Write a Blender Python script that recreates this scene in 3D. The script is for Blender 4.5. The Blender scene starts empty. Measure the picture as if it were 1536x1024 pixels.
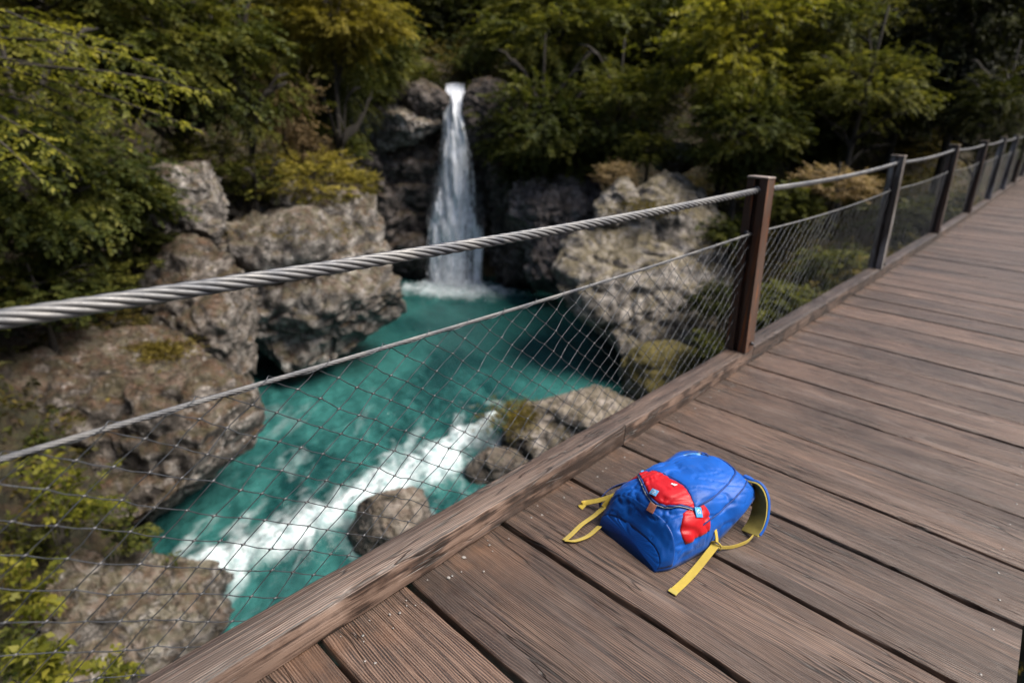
import bpy, bmesh, math, random
import numpy as np
from mathutils import Vector, Matrix, Euler

random.seed(7)
scene = bpy.context.scene
COL = scene.collection

# ------------------------------------------------------------------ camera
F_PX = 857.84            # focal length in pixels of a 1536 px wide picture
YAW, PITCH, ROLL = 0.73667, 0.360111, 0.047921
CAM = np.array([0.0, 0.0, 1.3])
ZW = -6.0                # water level
cy, sy = math.cos(YAW), math.sin(YAW)
FW = np.array([-sy * math.cos(PITCH), cy * math.cos(PITCH), -math.sin(PITCH)])
R0 = np.array([cy, sy, 0.0]); U0 = np.cross(R0, FW)
RT = R0 * math.cos(ROLL) + U0 * math.sin(ROLL)
UP = np.cross(RT, FW)
UH = np.array([-sy, cy, 0.0])        # level forward, the way down the gorge
VH = np.array([cy, sy, 0.0])         # level right


def P(px, py, d):
    """world point seen at px,py of the photograph, d metres along the view"""
    return CAM + d * (FW + (px - 768) / F_PX * RT - (py - 512) / F_PX * UP)


def G(px, py, z=0.0):
    r = FW + (px - 768) / F_PX * RT - (py - 512) / F_PX * UP
    return CAM + r * ((z - CAM[2]) / r[2])


def uv_of(X, Y):
    return -sy * X + cy * Y, cy * X + sy * Y


def xy_of(u, v):
    return -sy * u + cy * v, cy * u + sy * v


cam_data = bpy.data.cameras.new('camera')
cam_data.sensor_width = 36.0
cam_data.lens = F_PX / 1536 * 36.0
cam_data.clip_start = 0.02
cam_data.clip_end = 500
cam_data.dof.use_dof = True
cam_data.dof.focus_distance = 1.62
cam_data.dof.aperture_fstop = 1.75
cam = bpy.data.objects.new('camera', cam_data)
COL.objects.link(cam)
M3 = Matrix(((RT[0], UP[0], -FW[0]), (RT[1], UP[1], -FW[1]), (RT[2], UP[2], -FW[2])))
cam.matrix_world = Matrix.Translation(Vector(CAM)) @ M3.to_4x4()
scene.camera = cam

# ------------------------------------------------------------------ noise (numpy)


def _hash(ix, iy, iz, seed=0):
    h = (ix.astype(np.int64) * 374761393 + iy.astype(np.int64) * 668265263 + iz.astype(np.int64) * 2147483647 + seed * 144665) & 0xFFFFFFFF
    h = ((h ^ (h >> 13)) * 1274126177) & 0xFFFFFFFF
    h = ((h ^ (h >> 16)) * 2246822519) & 0xFFFFFFFF
    return ((h ^ (h >> 15)) & 0xFFFFFF) / float(0xFFFFFF)


def vnoise(p, seed=0):
    p = np.asarray(p, float)
    i = np.floor(p).astype(np.int64); f = p - i
    f = f * f * f * (f * (f * 6 - 15) + 10)
    out = 0
    for dx in (0, 1):
        wx = f[:, 0] if dx else 1 - f[:, 0]
        for dy in (0, 1):
            wy = f[:, 1] if dy else 1 - f[:, 1]
            for dz in (0, 1):
                wz = f[:, 2] if dz else 1 - f[:, 2]
                out = out + wx * wy * wz * _hash(i[:, 0] + dx, i[:, 1] + dy, i[:, 2] + dz, seed)
    return out * 2 - 1


def fbm(p, octs=4, seed=0, gain=0.5):
    a, s, out = 1.0, 1.0, 0
    for k in range(octs):
        out = out + a * vnoise(p * s + 17.3 * k, seed + k)
        a *= gain; s *= 2.03
    return out


def voro(p, seed=0):
    i = np.floor(p).astype(np.int64)
    d1 = np.full(len(p), 9.0); d2 = np.full(len(p), 9.0); cid = np.zeros(len(p))
    for dx in (-1, 0, 1):
        for dy in (-1, 0, 1):
            for dz in (-1, 0, 1):
                c = i + np.array([dx, dy, dz])
                q = c + np.stack([_hash(c[:, 0], c[:, 1], c[:, 2], seed + k) for k in (1, 2, 3)], 1)
                d = np.linalg.norm(q - p, axis=1)
                n1 = np.minimum(d1, d)
                cid = np.where(d < d1, _hash(c[:, 0], c[:, 1], c[:, 2], seed + 9), cid)
                d2 = np.minimum(np.maximum(d1, d), d2)
                d1 = n1
    return d1, d2, cid


def sstep(x, a, b):
    t = np.clip((x - a) / (b - a), 0, 1)
    return t * t * (3 - 2 * t)

# ------------------------------------------------------------------ mesh helpers


def mesh_np(name, verts, faces, mat=None, smooth=True, attrs=None):
    me = bpy.data.meshes.new(name)
    if isinstance(faces, np.ndarray):
        verts = np.asarray(verts, np.float32)
        n, k = faces.shape
        me.vertices.add(len(verts)); me.vertices.foreach_set('co', verts.ravel())
        me.loops.add(n * k); me.loops.foreach_set('vertex_index', faces.astype(np.int32).ravel())
        me.polygons.add(n)
        me.polygons.foreach_set('loop_start', np.arange(0, n * k, k, dtype=np.int32))
        me.polygons.foreach_set('loop_total', np.full(n, k, np.int32))
        me.update(calc_edges=True)
    else:
        me.from_pydata([tuple(map(float, v)) for v in verts], [], faces)
    if attrs:
        for key, val in attrs.items():
            at = me.attributes.new(key, 'FLOAT', 'POINT')
            at.data.foreach_set('value', np.asarray(val, np.float32))
    if smooth:
        me.polygons.foreach_set('use_smooth', np.ones(len(me.polygons), bool))
    if mat:
        for m in (mat if isinstance(mat, (list, tuple)) else [mat]):
            me.materials.append(m)
    me.validate()
    return me


def link(name, me, parent=None, loc=None):
    o = bpy.data.objects.new(name, me)
    COL.objects.link(o)
    if parent is not None:
        o.parent = parent
        if loc is not None:
            o.location = loc
    elif loc is not None:
        o.location = loc
    return o


def tag(o, label=None, cat=None, group=None, kind=None):
    if label: o['label'] = label
    if cat: o['category'] = cat
    if group: o['group'] = group
    if kind: o['kind'] = kind
    return o


def empty(name, loc=(0, 0, 0)):
    o = bpy.data.objects.new(name, None)
    o.empty_display_size = 0.1
    o.location = loc
    COL.objects.link(o)
    return o


class MB:
    """collects verts and faces (list based)"""

    def __init__(self):
        self.v = []; self.f = []

    def add(self, verts, faces):
        b = len(self.v)
        self.v.extend([tuple(x) for x in verts])
        self.f.extend([tuple(i + b for i in f) for f in faces])

    def box(self, x0, x1, y0, y1, z0, z1):
        self.add([(x0, y0, z0), (x1, y0, z0), (x1, y1, z0), (x0, y1, z0), (x0, y0, z1), (x1, y0, z1), (x1, y1, z1), (x0, y1, z1)],
                 [(0, 3, 2, 1), (4, 5, 6, 7), (0, 1, 5, 4), (1, 2, 6, 5), (2, 3, 7, 6), (3, 0, 4, 7)])

    def tube(self, pts, r, n=6, cap=True):
        pts = [np.asarray(p, float) for p in pts]
        rs = r if hasattr(r, '__len__') else [r] * len(pts)
        base = len(self.v)
        up = None
        for i, p in enumerate(pts):
            t = pts[min(i + 1, len(pts) - 1)] - pts[max(i - 1, 0)]
            t = t / (np.linalg.norm(t) + 1e-12)
            if up is None:
                up = np.cross(t, [0, 0, 1.0])
                if np.linalg.norm(up) < 1e-3: up = np.cross(t, [1.0, 0, 0])
            up = up - t * (up @ t); up /= np.linalg.norm(up) + 1e-12
            w = np.cross(t, up)
            for k in range(n):
                a = 2 * math.pi * k / n
                self.v.append(tuple(p + rs[i] * (math.cos(a) * up + math.sin(a) * w)))
        for i in range(len(pts) - 1):
            for k in range(n):
                a = base + i * n + k; b = base + i * n + (k + 1) % n
                self.f.append((a, b, b + n, a + n))
        if cap:
            self.f.append(tuple(base + k for k in range(n - 1, -1, -1)))
            e = base + (len(pts) - 1) * n
            self.f.append(tuple(e + k for k in range(n)))

    def strip(self, pts, side, w, t):
        """flat ribbon of width w along side vectors, thickness t"""
        base = len(self.v)
        pts = [np.asarray(p, float) for p in pts]
        for i, p in enumerate(pts):
            tg = pts[min(i + 1, len(pts) - 1)] - pts[max(i - 1, 0)]
            tg /= np.linalg.norm(tg) + 1e-12
            s = np.asarray(side[i] if isinstance(side, list) else side, float)
            s = s - tg * (s @ tg); s /= np.linalg.norm(s) + 1e-12
            n = np.cross(tg, s)
            ww = w[i] if hasattr(w, '__len__') else w
            for a, b in ((-1, -1), (1, -1), (1, 1), (-1, 1)):
                self.v.append(tuple(p + s * a * ww / 2 + n * b * t / 2))
        for i in range(len(pts) - 1):
            for k in range(4):
                a = base + i * 4 + k; b = base + i * 4 + (k + 1) % 4
                self.f.append((a, b, b + 4, a + 4))
        self.f.append((base + 3, base + 2, base + 1, base))
        e = base + (len(pts) - 1) * 4
        self.f.append((e, e + 1, e + 2, e + 3))

    def build(self, name, mat, parent=None, smooth=False, bevel=0, loc=None, attrs=None):
        me = mesh_np(name, self.v, self.f, mat, smooth, attrs)
        if bevel:
            bm = bmesh.new(); bm.from_mesh(me)
            bmesh.ops.bevel(bm, geom=list(bm.edges), offset=bevel, segments=2, affect='EDGES', profile=0.6)
            bm.to_mesh(me); bm.free()
            me.polygons.foreach_set('use_smooth', np.ones(len(me.polygons), bool))
            me.update()
        return link(name, me, parent, loc)


def grid_faces(nu, nv, close_v=False):
    i = np.arange(nu - 1)[:, None]; nj = nv if close_v else nv - 1
    j = np.arange(nj)[None, :]
    a = i * nv + j; b = i * nv + (j + 1) % nv
    return np.stack([a, b, b + nv, a + nv], -1).reshape(-1, 4)


def catmull(pts, n=8):
    pts = [np.asarray(p, float) for p in pts]
    q = [2 * pts[0] - pts[1]] + pts + [2 * pts[-1] - pts[-2]]
    out = []
    for i in range(1, len(q) - 2):
        for k in range(n):
            t = k / n
            out.append(0.5 * ((2 * q[i]) + (-q[i - 1] + q[i + 1]) * t + (2 * q[i - 1] - 5 * q[i] + 4 * q[i + 1] - q[i + 2]) * t * t + (-q[i - 1] + 3 * q[i] - 3 * q[i + 1] + q[i + 2]) * t ** 3))
    out.append(pts[-1])
    return out

# ------------------------------------------------------------------ material helpers


class NT:
    def __init__(self, name):
        self.m = bpy.data.materials.new(name); self.m.use_nodes = True
        self.t = self.m.node_tree; self.b = self.t.nodes['Principled BSDF']
        self.out = self.t.nodes['Material Output']

    def n(self, typ, **kw):
        nd = self.t.nodes.new(typ)
        for k, v in kw.items():
            if k in ('operation', 'blend_type', 'data_type', 'feature', 'wave_type', 'bands_direction', 'attribute_name', 'interpolation_type', 'noise_dimensions', 'noise_type', 'wave_profile', 'distance', 'voronoi_dimensions', 'mode'):
                setattr(nd, k, v)
        return nd

    def l(self, a, b): self.t.links.new(a, b)

    def val(self, sock, v):
        if hasattr(v, 'is_output') or isinstance(v, bpy.types.NodeSocket): self.l(v, sock)
        else: sock.default_value = v

    def coord(self, kind='Object'):
        return self.n('ShaderNodeTexCoord').outputs[kind]

    def mapping(self, vec, scale=(1, 1, 1), loc=(0, 0, 0), rot=(0, 0, 0)):
        m = self.n('ShaderNodeMapping'); self.l(vec, m.inputs[0])
        m.inputs['Scale'].default_value = scale; m.inputs['Location'].default_value = loc; m.inputs['Rotation'].default_value = rot
        return m.outputs[0]

    def noise(self, vec, scale, detail=4, rough=0.55, dist=0.0):
        nd = self.n('ShaderNodeTexNoise'); self.l(vec, nd.inputs['Vector'])
        nd.inputs['Scale'].default_value = scale; nd.inputs['Detail'].default_value = detail
        nd.inputs['Roughness'].default_value = rough; nd.inputs['Distortion'].default_value = dist
        return nd.outputs['Fac']

    def voronoi(self, vec, scale, feature='F1', out='Distance'):
        nd = self.n('ShaderNodeTexVoronoi', feature=feature); self.l(vec, nd.inputs['Vector'])
        nd.inputs['Scale'].default_value = scale
        return nd.outputs[out]

    def math(self, op, a, b=0.0, c=0.0, clamp=False):
        nd = self.n('ShaderNodeMath', operation=op); nd.use_clamp = clamp
        self.val(nd.inputs[0], a); self.val(nd.inputs[1], b)
        if len(nd.inputs) > 2: self.val(nd.inputs[2], c)
        return nd.outputs[0]

    def ramp(self, fac, stops, interp='LINEAR'):
        nd = self.n('ShaderNodeValToRGB'); self.l(fac, nd.inputs[0])
        cr = nd.color_ramp; cr.interpolation = interp
        while len(cr.elements) < len(stops): cr.elements.new(0.5)
        for e, (p, c) in zip(cr.elements, stops):
            e.position = p
            e.color = (c, c, c, 1) if not hasattr(c, '__len__') else (*c[:3], 1)
        return nd.outputs[0]

    def mix(self, fac, a, b, mode='MIX'):
        nd = self.n('ShaderNodeMix', data_type='RGBA'); nd.blend_type = mode
        self.val(nd.inputs[0], fac)
        self.val(nd.inputs[6], a if not isinstance(a, tuple) else (*a[:3], 1))
        self.val(nd.inputs[7], b if not isinstance(b, tuple) else (*b[:3], 1))
        return nd.outputs[2]

    def attr(self, name, out='Fac'):
        return self.n('ShaderNodeAttribute', attribute_name=name).outputs[out]

    def bump(self, h, strength=0.5, dist=0.01, normal=None):
        nd = self.n('ShaderNodeBump'); self.l(h, nd.inputs['Height'])
        nd.inputs['Strength'].default_value = strength; nd.inputs['Distance'].default_value = dist
        if normal is not None: self.l(normal, nd.inputs['Normal'])
        return nd.outputs[0]

    def set(self, **kw):
        for k, v in kw.items():
            s = self.b.inputs[k.replace('_', ' ')]
            if isinstance(v, bpy.types.NodeSocket): self.l(v, s)
            elif isinstance(v, tuple) and len(v) == 3: s.default_value = (*v, 1)
            else: s.default_value = v
        return self.m


def simple(name, col, rough=0.6, metal=0.0, var=0.15, scale=20.0, bump=0.0):
    t = NT(name); c = t.coord()
    n = t.noise(c, scale, 4)
    k = t.ramp(n, [(0.3, tuple(x * (1 - var) for x in col)), (0.7, tuple(min(1, x * (1 + var)) for x in col))])
    t.set(Base_Color=k, Roughness=rough, Metallic=metal)
    if bump: t.set(Normal=t.bump(n, bump, 0.002))
    return t.m


# ---- weathered wood
def wood_mat(name, along='X', wp=.055, dark=(.010, .0052, .0034), mid=(.060, .0325, .0215), light=(.155, .098, .070), dirt_at_kerb=False, ridges=1.0):
    t = NT(name)
    co = t.coord()
    pid = t.attr('pid')
    sep = t.n('ShaderNodeSeparateXYZ'); t.l(co, sep.inputs[0])
    L, A, Z = (sep.outputs[0], sep.outputs[1], sep.outputs[2]) if along == 'X' else (sep.outputs[1], sep.outputs[0], sep.outputs[2])
    comb = t.n('ShaderNodeCombineXYZ')
    t.l(t.math('ADD', L, t.math('MULTIPLY', pid, 37.0)), comb.inputs[0])
    t.l(t.math('ADD', A, t.math('MULTIPLY', pid, 11.3)), comb.inputs[1]); t.l(Z, comb.inputs[2])
    v = comb.outputs[0]
    warp = t.noise(t.mapping(v, (1.1, 5, 5)), 1.0, 3, 0.5)
    warp2 = t.noise(t.mapping(v, (5, 25, 25)), 1.0, 2, 0.5)
    wv = t.n('ShaderNodeCombineXYZ')
    t.l(L, wv.inputs[0])
    t.l(t.math('ADD', t.math('ADD', A, t.math('MULTIPLY', pid, 5.7)), t.math('ADD', t.math('MULTIPLY', warp, wp), t.math('MULTIPLY', warp2, .005))), wv.inputs[1])
    t.l(Z, wv.inputs[2])
    g1 = t.noise(t.mapping(wv.outputs[0], (1.2, 92, 50)), 1.0, 3, 0.65)      # broad growth bands
    g2 = t.noise(t.mapping(wv.outputs[0], (5, 270, 130)), 1.0, 4, 0.7)       # fine ridges
    cr = t.noise(t.mapping(wv.outputs[0], (1.6, 26, 20)), 1.0, 2, 0.45)
    crack = t.ramp(t.math('ABSOLUTE', t.math('SUBTRACT', cr, .5)), [(0.0, 1.0), (.016, 0.0)])
    crmask = t.ramp(t.noise(t.mapping(v, (1.7, 6, 6)), 1.0, 2), [(.42, 0.0), (.56, 1.0)])
    crack = t.math('MULTIPLY', crack, crmask)
    wvn = t.n('ShaderNodeTexWave', wave_type='BANDS', bands_direction='Y'); t.l(wv.outputs[0], wvn.inputs[0])
    wvn.inputs['Scale'].default_value = 48; wvn.inputs['Distortion'].default_value = 2.2; wvn.inputs['Detail'].default_value = 3; wvn.inputs['Detail Scale'].default_value = .35
    g3 = wvn.outputs['Fac']
    h = t.math('ADD', t.math('ADD', t.math('MULTIPLY', g1, .42), t.math('MULTIPLY', g2, .48 * ridges)), t.math('MULTIPLY', g3, .15))
    col = t.ramp(h, [(.445, dark), (.515, mid), (.62, light)])
    big = t.noise(t.mapping(v, (1.3, 4, 4)), 1.0, 4, .6)
    col = t.mix(t.ramp(big, [(.40, 0.0), (.66, .8)]), col, tuple(x * .36 for x in mid))
    # silver-grey bleaching
    bl = t.noise(t.mapping(v, (2.0, 9, 9)), 1.0, 4, .6)
    col = t.mix(t.ramp(bl, [(.54, 0.0), (.78, .5)]), col, (.150, .116, .102))
    # board to board difference
    bd = t.math('ADD', t.math('MULTIPLY', t.math('FRACT', t.math('MULTIPLY', pid, 7.13)), .62), .66)
    col = t.mix(1.0, col, _grey(t, bd), 'MULTIPLY')
    if dirt_at_kerb:
        dn = t.noise(v, 9, 6, .7)
        near = t.ramp(L, [(0.0, 1.0), (1.0, 0.0)])
        r = t.n('ShaderNodeMapRange'); t.l(L, r.inputs[0])
        r.inputs[1].default_value = -1.11; r.inputs[2].default_value = -.80; r.inputs[3].default_value = .62; r.inputs[4].default_value = 0.0
        fac = t.math('MULTIPLY', r.outputs[0], t.ramp(dn, [(.38, 0.0), (.62, 1.0)]))
        col = t.mix(fac, col, (.022, .014, .010))
        # warm rubbed patches close to the kerb
        wn = t.noise(v, 5, 3, .6)
        r2 = t.n('ShaderNodeMapRange'); t.l(L, r2.inputs[0])
        r2.inputs[1].default_value = -1.1; r2.inputs[2].default_value = -.7; r2.inputs[3].default_value = .5; r2.inputs[4].default_value = 0.0
        col = t.mix(t.math('MULTIPLY', r2.outputs[0], t.ramp(wn, [(.5, 0.0), (.7, 1.0)])), col, (.13, .066, .036))
    col = t.mix(t.math('MULTIPLY', crack, .9), col, (.012, .009, .007))
    hh = t.math('SUBTRACT', h, t.math('MULTIPLY', crack, .8))
    rough = t.ramp(t.noise(v, 14, 3), [(.3, .40), (.7, .60)])
    t.set(Base_Color=col, Roughness=rough, Normal=t.bump(hh, 1.0, .0052))
    t.b.inputs['Specular IOR Level'].default_value = .58
    return t.m


def _grey(t, f):
    c = t.n('ShaderNodeCombineColor')
    for i in range(3): t.l(f, c.inputs[i])
    return c.outputs[0]


# ---- rock
def rock_mat(name, base=(.205, .182, .165), dark=(.034, .028, .024), pale=(.47, .44, .415), moss=.5, moss_col=(.075, .062, .014), moss2=(.10, .045, .012), wet=True, peb=0.5):
    t = NT(name)
    geo = t.n('ShaderNodeNewGeometry')
    pos = geo.outputs['Position']
    big = t.noise(pos, .9, 5, .6)
    med = t.noise(pos, 3.2, 6, .65)
    fine = t.noise(pos, 13, 5, .7)
    col = t.ramp(med, [(.37, dark), (.49, base), (.66, pale)])
    vb = t.voronoi(t.mapping(pos, (1, 1, 1.6)), 1.5, 'F1', 'Color')
    vg = t.n('ShaderNodeRGBToBW'); t.l(vb, vg.inputs[0])
    col = t.mix(.45, col, _grey(t, vg.outputs[0]), 'SOFT_LIGHT')
    col = t.mix(t.ramp(big, [(.42, 0.0), (.68, .75)]), col, tuple(x * .42 for x in base))
    # conglomerate pebbles / lichen spots
    vd = t.voronoi(t.mapping(pos, (1, 1, 1.3)), 7.5)
    spot = t.math('MULTIPLY', t.ramp(vd, [(.20, 1.0), (.32, 0.0)]), t.ramp(t.noise(pos, 1.7, 3), [(.48, 0.0), (.60, 1.0)]))
    col = t.mix(t.math('MULTIPLY', spot, peb), col, tuple(min(1, x * 1.12) for x in pale))
    crn = t.noise(t.mapping(pos, (1, 1, 1.7)), 2.2, 5, .6, .6)
    crk = t.ramp(t.math('ABSOLUTE', t.math('SUBTRACT', crn, .5)), [(0.0, 1.0), (.028, 0.0)])
    col = t.mix(t.math('MULTIPLY', crk, .75), col, tuple(x * .35 for x in dark))
    # moss on upward faces
    sn = t.n('ShaderNodeSeparateXYZ'); t.l(geo.outputs['Normal'], sn.inputs[0])
    mn = t.noise(pos, 2.1, 6, .7)
    mf = t.ramp(t.math('ADD', t.math('MULTIPLY', sn.outputs[2], .38), mn), [(.72 - .22 * moss, 0.0), (.86 - .22 * moss, 1.0)])
    mcol = t.mix(t.ramp(t.noise(pos, 4.3, 4), [(.42, 0.0), (.6, 1.0)]), moss_col, moss2)
    mcol = t.mix(t.ramp(fine, [(.3, .7), (.6, 0.0)]), mcol, tuple(x * .3 for x in moss_col))
    col = t.mix(t.math('MULTIPLY', mf, min(1.0, moss * 1.4)), col, mcol)
    rough = .82
    if wet:
        sp = t.n('ShaderNodeSeparateXYZ'); t.l(pos, sp.inputs[0])
        zz = t.math('ADD', sp.outputs[2], t.math('MULTIPLY', t.math('SUBTRACT', med, .5), 1.0))
        w = t.n('ShaderNodeMapRange'); t.l(zz, w.inputs[0])
        w.inputs[1].default_value = ZW + .05; w.inputs[2].default_value = ZW + .6; w.inputs[3].default_value = 1; w.inputs[4].default_value = 0
        col = t.mix(t.math('MULTIPLY', w.outputs[0], .85), col, (.022, .019, .016))
        rough = t.math('SUBTRACT', .85, t.math('MULTIPLY', w.outputs[0], .5))
    h = t.math('ADD', t.math('ADD', t.math('MULTIPLY', med, .9), t.math('MULTIPLY', fine, .35)), t.math('MULTIPLY', spot, .12))
    h = t.math('SUBTRACT', h, t.math('MULTIPLY', crk, .22))
    t.set(Base_Color=col, Roughness=rough, Normal=t.bump(h, 1.0, .24))
    return t.m


def leaf_mat(name, c_dark, c_mid, c_light, trans=.35, rough=.55):
    t = NT(name)
    c_dark, c_mid, c_light = [tuple(x * 1.02 for x in c) for c in (c_dark, c_mid, c_light)]; trans = trans + .07
    lr = t.attr('lr'); sr = t.attr('sr')
    oi = t.n('ShaderNodeObjectInfo').outputs['Random']
    f = t.math('ADD', t.math('MULTIPLY', lr, .45), t.math('MULTIPLY', sr, .55))
    f = t.math('ADD', f, t.math('MULTIPLY', t.math('SUBTRACT', oi, .5), .16))
    col = t.ramp(f, [(.1, c_dark), (.5, c_mid), (.92, c_light)])
    t.set(Base_Color=col, Roughness=rough)
    t.b.inputs['Specular IOR Level'].default_value = .12
    tr = t.n('ShaderNodeBsdfTranslucent')
    t.l(t.mix(1.0, col, (1.0, 1.0, .55), 'MULTIPLY'), tr.inputs[0])
    mx = t.n('ShaderNodeMixShader'); mx.inputs[0].default_value = trans
    t.l(t.b.outputs[0], mx.inputs[1]); t.l(tr.outputs[0], mx.inputs[2]); t.l(mx.outputs[0], t.out.inputs[0])
    return t.m


# ------------------------------------------------------------------ materials
M = {}
M['plank'] = wood_mat('weathered_plank', 'X', dirt_at_kerb=True)
M['beam'] = wood_mat('weathered_beam', 'Y', .022, dark=(.014, .008, .0055), mid=(.056, .0335, .0245), light=(.140, .094, .072), ridges=.9)
M['rock'] = rock_mat('limestone', moss=.42)
M['rock_mossy'] = rock_mat('mossy_limestone', moss=.8, base=(.14, .115, .095), dark=(.03, .024, .019), pale=(.34, .30, .27), moss_col=(.05, .042, .011), moss2=(.06, .034, .011))
M['rock_near'] = rock_mat('conglomerate', moss=.56, peb=.9, base=(.165, .137, .118), dark=(.03, .023, .018), pale=(.45, .41, .38), moss2=(.085, .036, .011), moss_col=(.06, .046, .012))
M['rock_water'] = rock_mat('river_rock', moss=.25, base=(.20, .165, .14), dark=(.05, .04, .033), pale=(.33, .29, .26), peb=.3)
M['rock_cliff'] = rock_mat('dark_cliff_rock', moss=.35, base=(.13, .105, .095), dark=(.03, .025, .022), pale=(.26, .23, .22), peb=.1)
M['rock_top'] = rock_mat('top_boulder_rock', moss=.40, base=(.27, .24, .215), dark=(.06, .052, .045), pale=(.52, .48, .45), peb=.2, moss_col=(.14, .105, .022), moss2=(.10, .075, .02))
M['soil'] = rock_mat('forest_floor', base=(.028, .021, .013), dark=(.008, .006, .004), pale=(.055, .042, .025), moss=.9, moss_col=(.035, .032, .01), moss2=(.05, .03, .012), wet=False, peb=0.0)
M['moss'] = leaf_mat('moss_tufts', (.05, .04, .008), (.115, .088, .016), (.19, .15, .035), .25, .8)
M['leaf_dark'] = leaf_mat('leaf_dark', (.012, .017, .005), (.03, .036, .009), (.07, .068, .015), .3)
M['leaf_green'] = leaf_mat('leaf_green', (.018, .026, .008), (.056, .066, .016), (.125, .122, .026), .35)
M['leaf_olive'] = leaf_mat('leaf_olive', (.030, .037, .010), (.085, .092, .020), (.185, .175, .036), .38)
M['leaf_gold'] = leaf_mat('leaf_gold', (.070, .063, .013), (.175, .148, .026), (.32, .26, .055), .42)
M['leaf_lime'] = leaf_mat('leaf_lime', (.045, .055, .010), (.135, .140, .020), (.27, .245, .038), .45, .4)
M['leaf_dry'] = leaf_mat('leaf_dry', (.11, .072, .038), (.23, .165, .088), (.36, .27, .16), .3, .8)
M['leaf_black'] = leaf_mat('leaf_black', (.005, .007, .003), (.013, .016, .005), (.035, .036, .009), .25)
M['leaf_far'] = leaf_mat('leaf_far', (.012, .015, .006), (.040, .042, .013), (.095, .088, .022), .3)
M['leaf_under'] = leaf_mat('leaf_under', (.016, .018, .006), (.055, .050, .013), (.15, .11, .028), .3)
M['bark'] = simple('bark', (.026, .021, .016), .9, 0, .5, 14, .6)
M['bark_pale'] = simple('bark_pale', (.13, .11, .09), .9, 0, .4, 14, .6)

# steel cable
t = NT('cable_steel')
c = t.coord(); n = t.noise(c, 60, 3)
k = t.ramp(t.noise(c, 9, 4, .6), [(.3, (.09, .095, .11)), (.7, (.21, .205, .20))])
t.set(Base_Color=k, Metallic=.7, Roughness=t.ramp(n, [(.3, .50), (.7, .68)]), Normal=t.bump(t.noise(t.mapping(c, (500, 60, 500)), 1, 2), .35, .0006))
M['cable'] = t.m
M['wire'] = simple('net_wire', (.075, .08, .09), .5, .8, .35, 40)
M['knot'] = simple('net_knot', (.10, .10, .105), .5, .7, .3, 40)


def post_mat(name, rust, grey, amount):
    t = NT(name); c = t.coord()
    s1 = t.noise(t.mapping(c, (30, 30, 3.2)), 1, 5, .65)
    s2 = t.noise(t.mapping(c, (9, 9, 2)), 1, 4, .6)
    col = t.ramp(s1, [(.30, tuple(x * .35 for x in rust)), (.55, rust), (.78, tuple(min(1, x * 1.9) for x in rust))])
    col = t.mix(t.ramp(s2, [(.5 - .25 * amount, 1.0), (.66 - .2 * amount, 0.0)]), grey, col)
    # orange rust runs
    r = t.noise(t.mapping(c, (45, 45, 1.6)), 1, 3, .6)
    col = t.mix(t.ramp(r, [(.58, 0.0), (.72, .75 * amount)]), col, (.30, .085, .016))
    t.set(Base_Color=col, Roughness=t.ramp(s2, [(.3, .45), (.7, .75)]), Metallic=.15, Normal=t.bump(s1, .4, .003))
    return t.m


M['post_rust'] = post_mat('rusty_post', (.085, .026, .011), (.07, .040, .028), 1.0)
M['post_grey'] = post_mat('grey_post', (.07, .058, .052), (.27, .26, .255), .10)
M['post_brown'] = post_mat('brown_post', (.036, .020, .014), (.065, .050, .043), .5)
M['cap'] = simple('post_cap_metal', (.27, .22, .19), .5, .5, .4, 30, .2)
M['bolt'] = simple('bolt_dark', (.035, .035, .04), .45, .7, .3, 60)
M['nail'] = simple('nail_head_zinc', (.17, .165, .16), .55, .6, .3, 60)
M['chip'] = simple('stone_chip', (.22, .205, .195), .8, 0, .25, 80, .3)


def fabric(name, col, rough=.5, sheen=.25, weave=900, var=.12):
    t = NT(name); c = t.coord()
    n = t.noise(c, 11, 5, .6)
    k = t.ramp(n, [(.3, tuple(x * (1 - var * 1.9) for x in col)), (.7, tuple(min(1, x * (1 + var)) for x in col))])
    w1 = t.n('ShaderNodeTexWave'); t.l(c, w1.inputs[0]); w1.inputs['Scale'].default_value = weave / 6.28; w1.bands_direction = 'X'
    w2 = t.n('ShaderNodeTexWave'); t.l(c, w2.inputs[0]); w2.inputs['Scale'].default_value = weave / 6.28; w2.bands_direction = 'Y'
    cre = t.noise(t.mapping(c, (1, 1, 1)), 30, 2, .5, .8)
    h = t.math('ADD', t.math('MULTIPLY', t.math('ADD', w1.outputs['Fac'], w2.outputs['Fac']), .05), t.math('MULTIPLY', cre, .35))
    t.set(Base_Color=k, Roughness=rough, Normal=t.bump(h, .5, .005))
    t.b.inputs['Specular IOR Level'].default_value = .35
    t.b.inputs['Sheen Weight'].default_value = sheen
    t.b.inputs['Sheen Roughness'].default_value = .4
    return t.m


M['blue'] = fabric('blue_nylon', (.0, .070, .35), .50, .05)
M['blue_dark'] = fabric('blue_nylon_base', (.0, .042, .21), .40, .05)
M['blue_piping'] = fabric('blue_piping', (.002, .028, .16), .6, .05)
M['red'] = fabric('red_nylon', (.40, .004, .009), .42, .05)
M['yellow'] = fabric('yellow_webbing', (.36, .265, .035), .7, .2, 2200)
M['lining'] = fabric('yellow_lining', (.33, .265, .055), .8, .2, 1500)
M['navy'] = fabric('navy_mesh_padding', (.012, .02, .055), .85, .2, 1500)
M['grey_zip'] = simple('zip_grey', (.22, .24, .28), .5, .2, .3, 200)
M['patch_blue'] = simple('patch_light_blue', (.07, .24, .46), .5, 0, .15, 60)
M['patch_mid'] = simple('patch_mid_blue', (.03, .22, .52), .5, 0, .15, 60)
M['white'] = simple('print_white', (.72, .70, .74), .6, 0, .05, 60)
M['leather'] = simple('leather_tab', (.22, .075, .045), .6, 0, .35, 60, .3)
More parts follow.
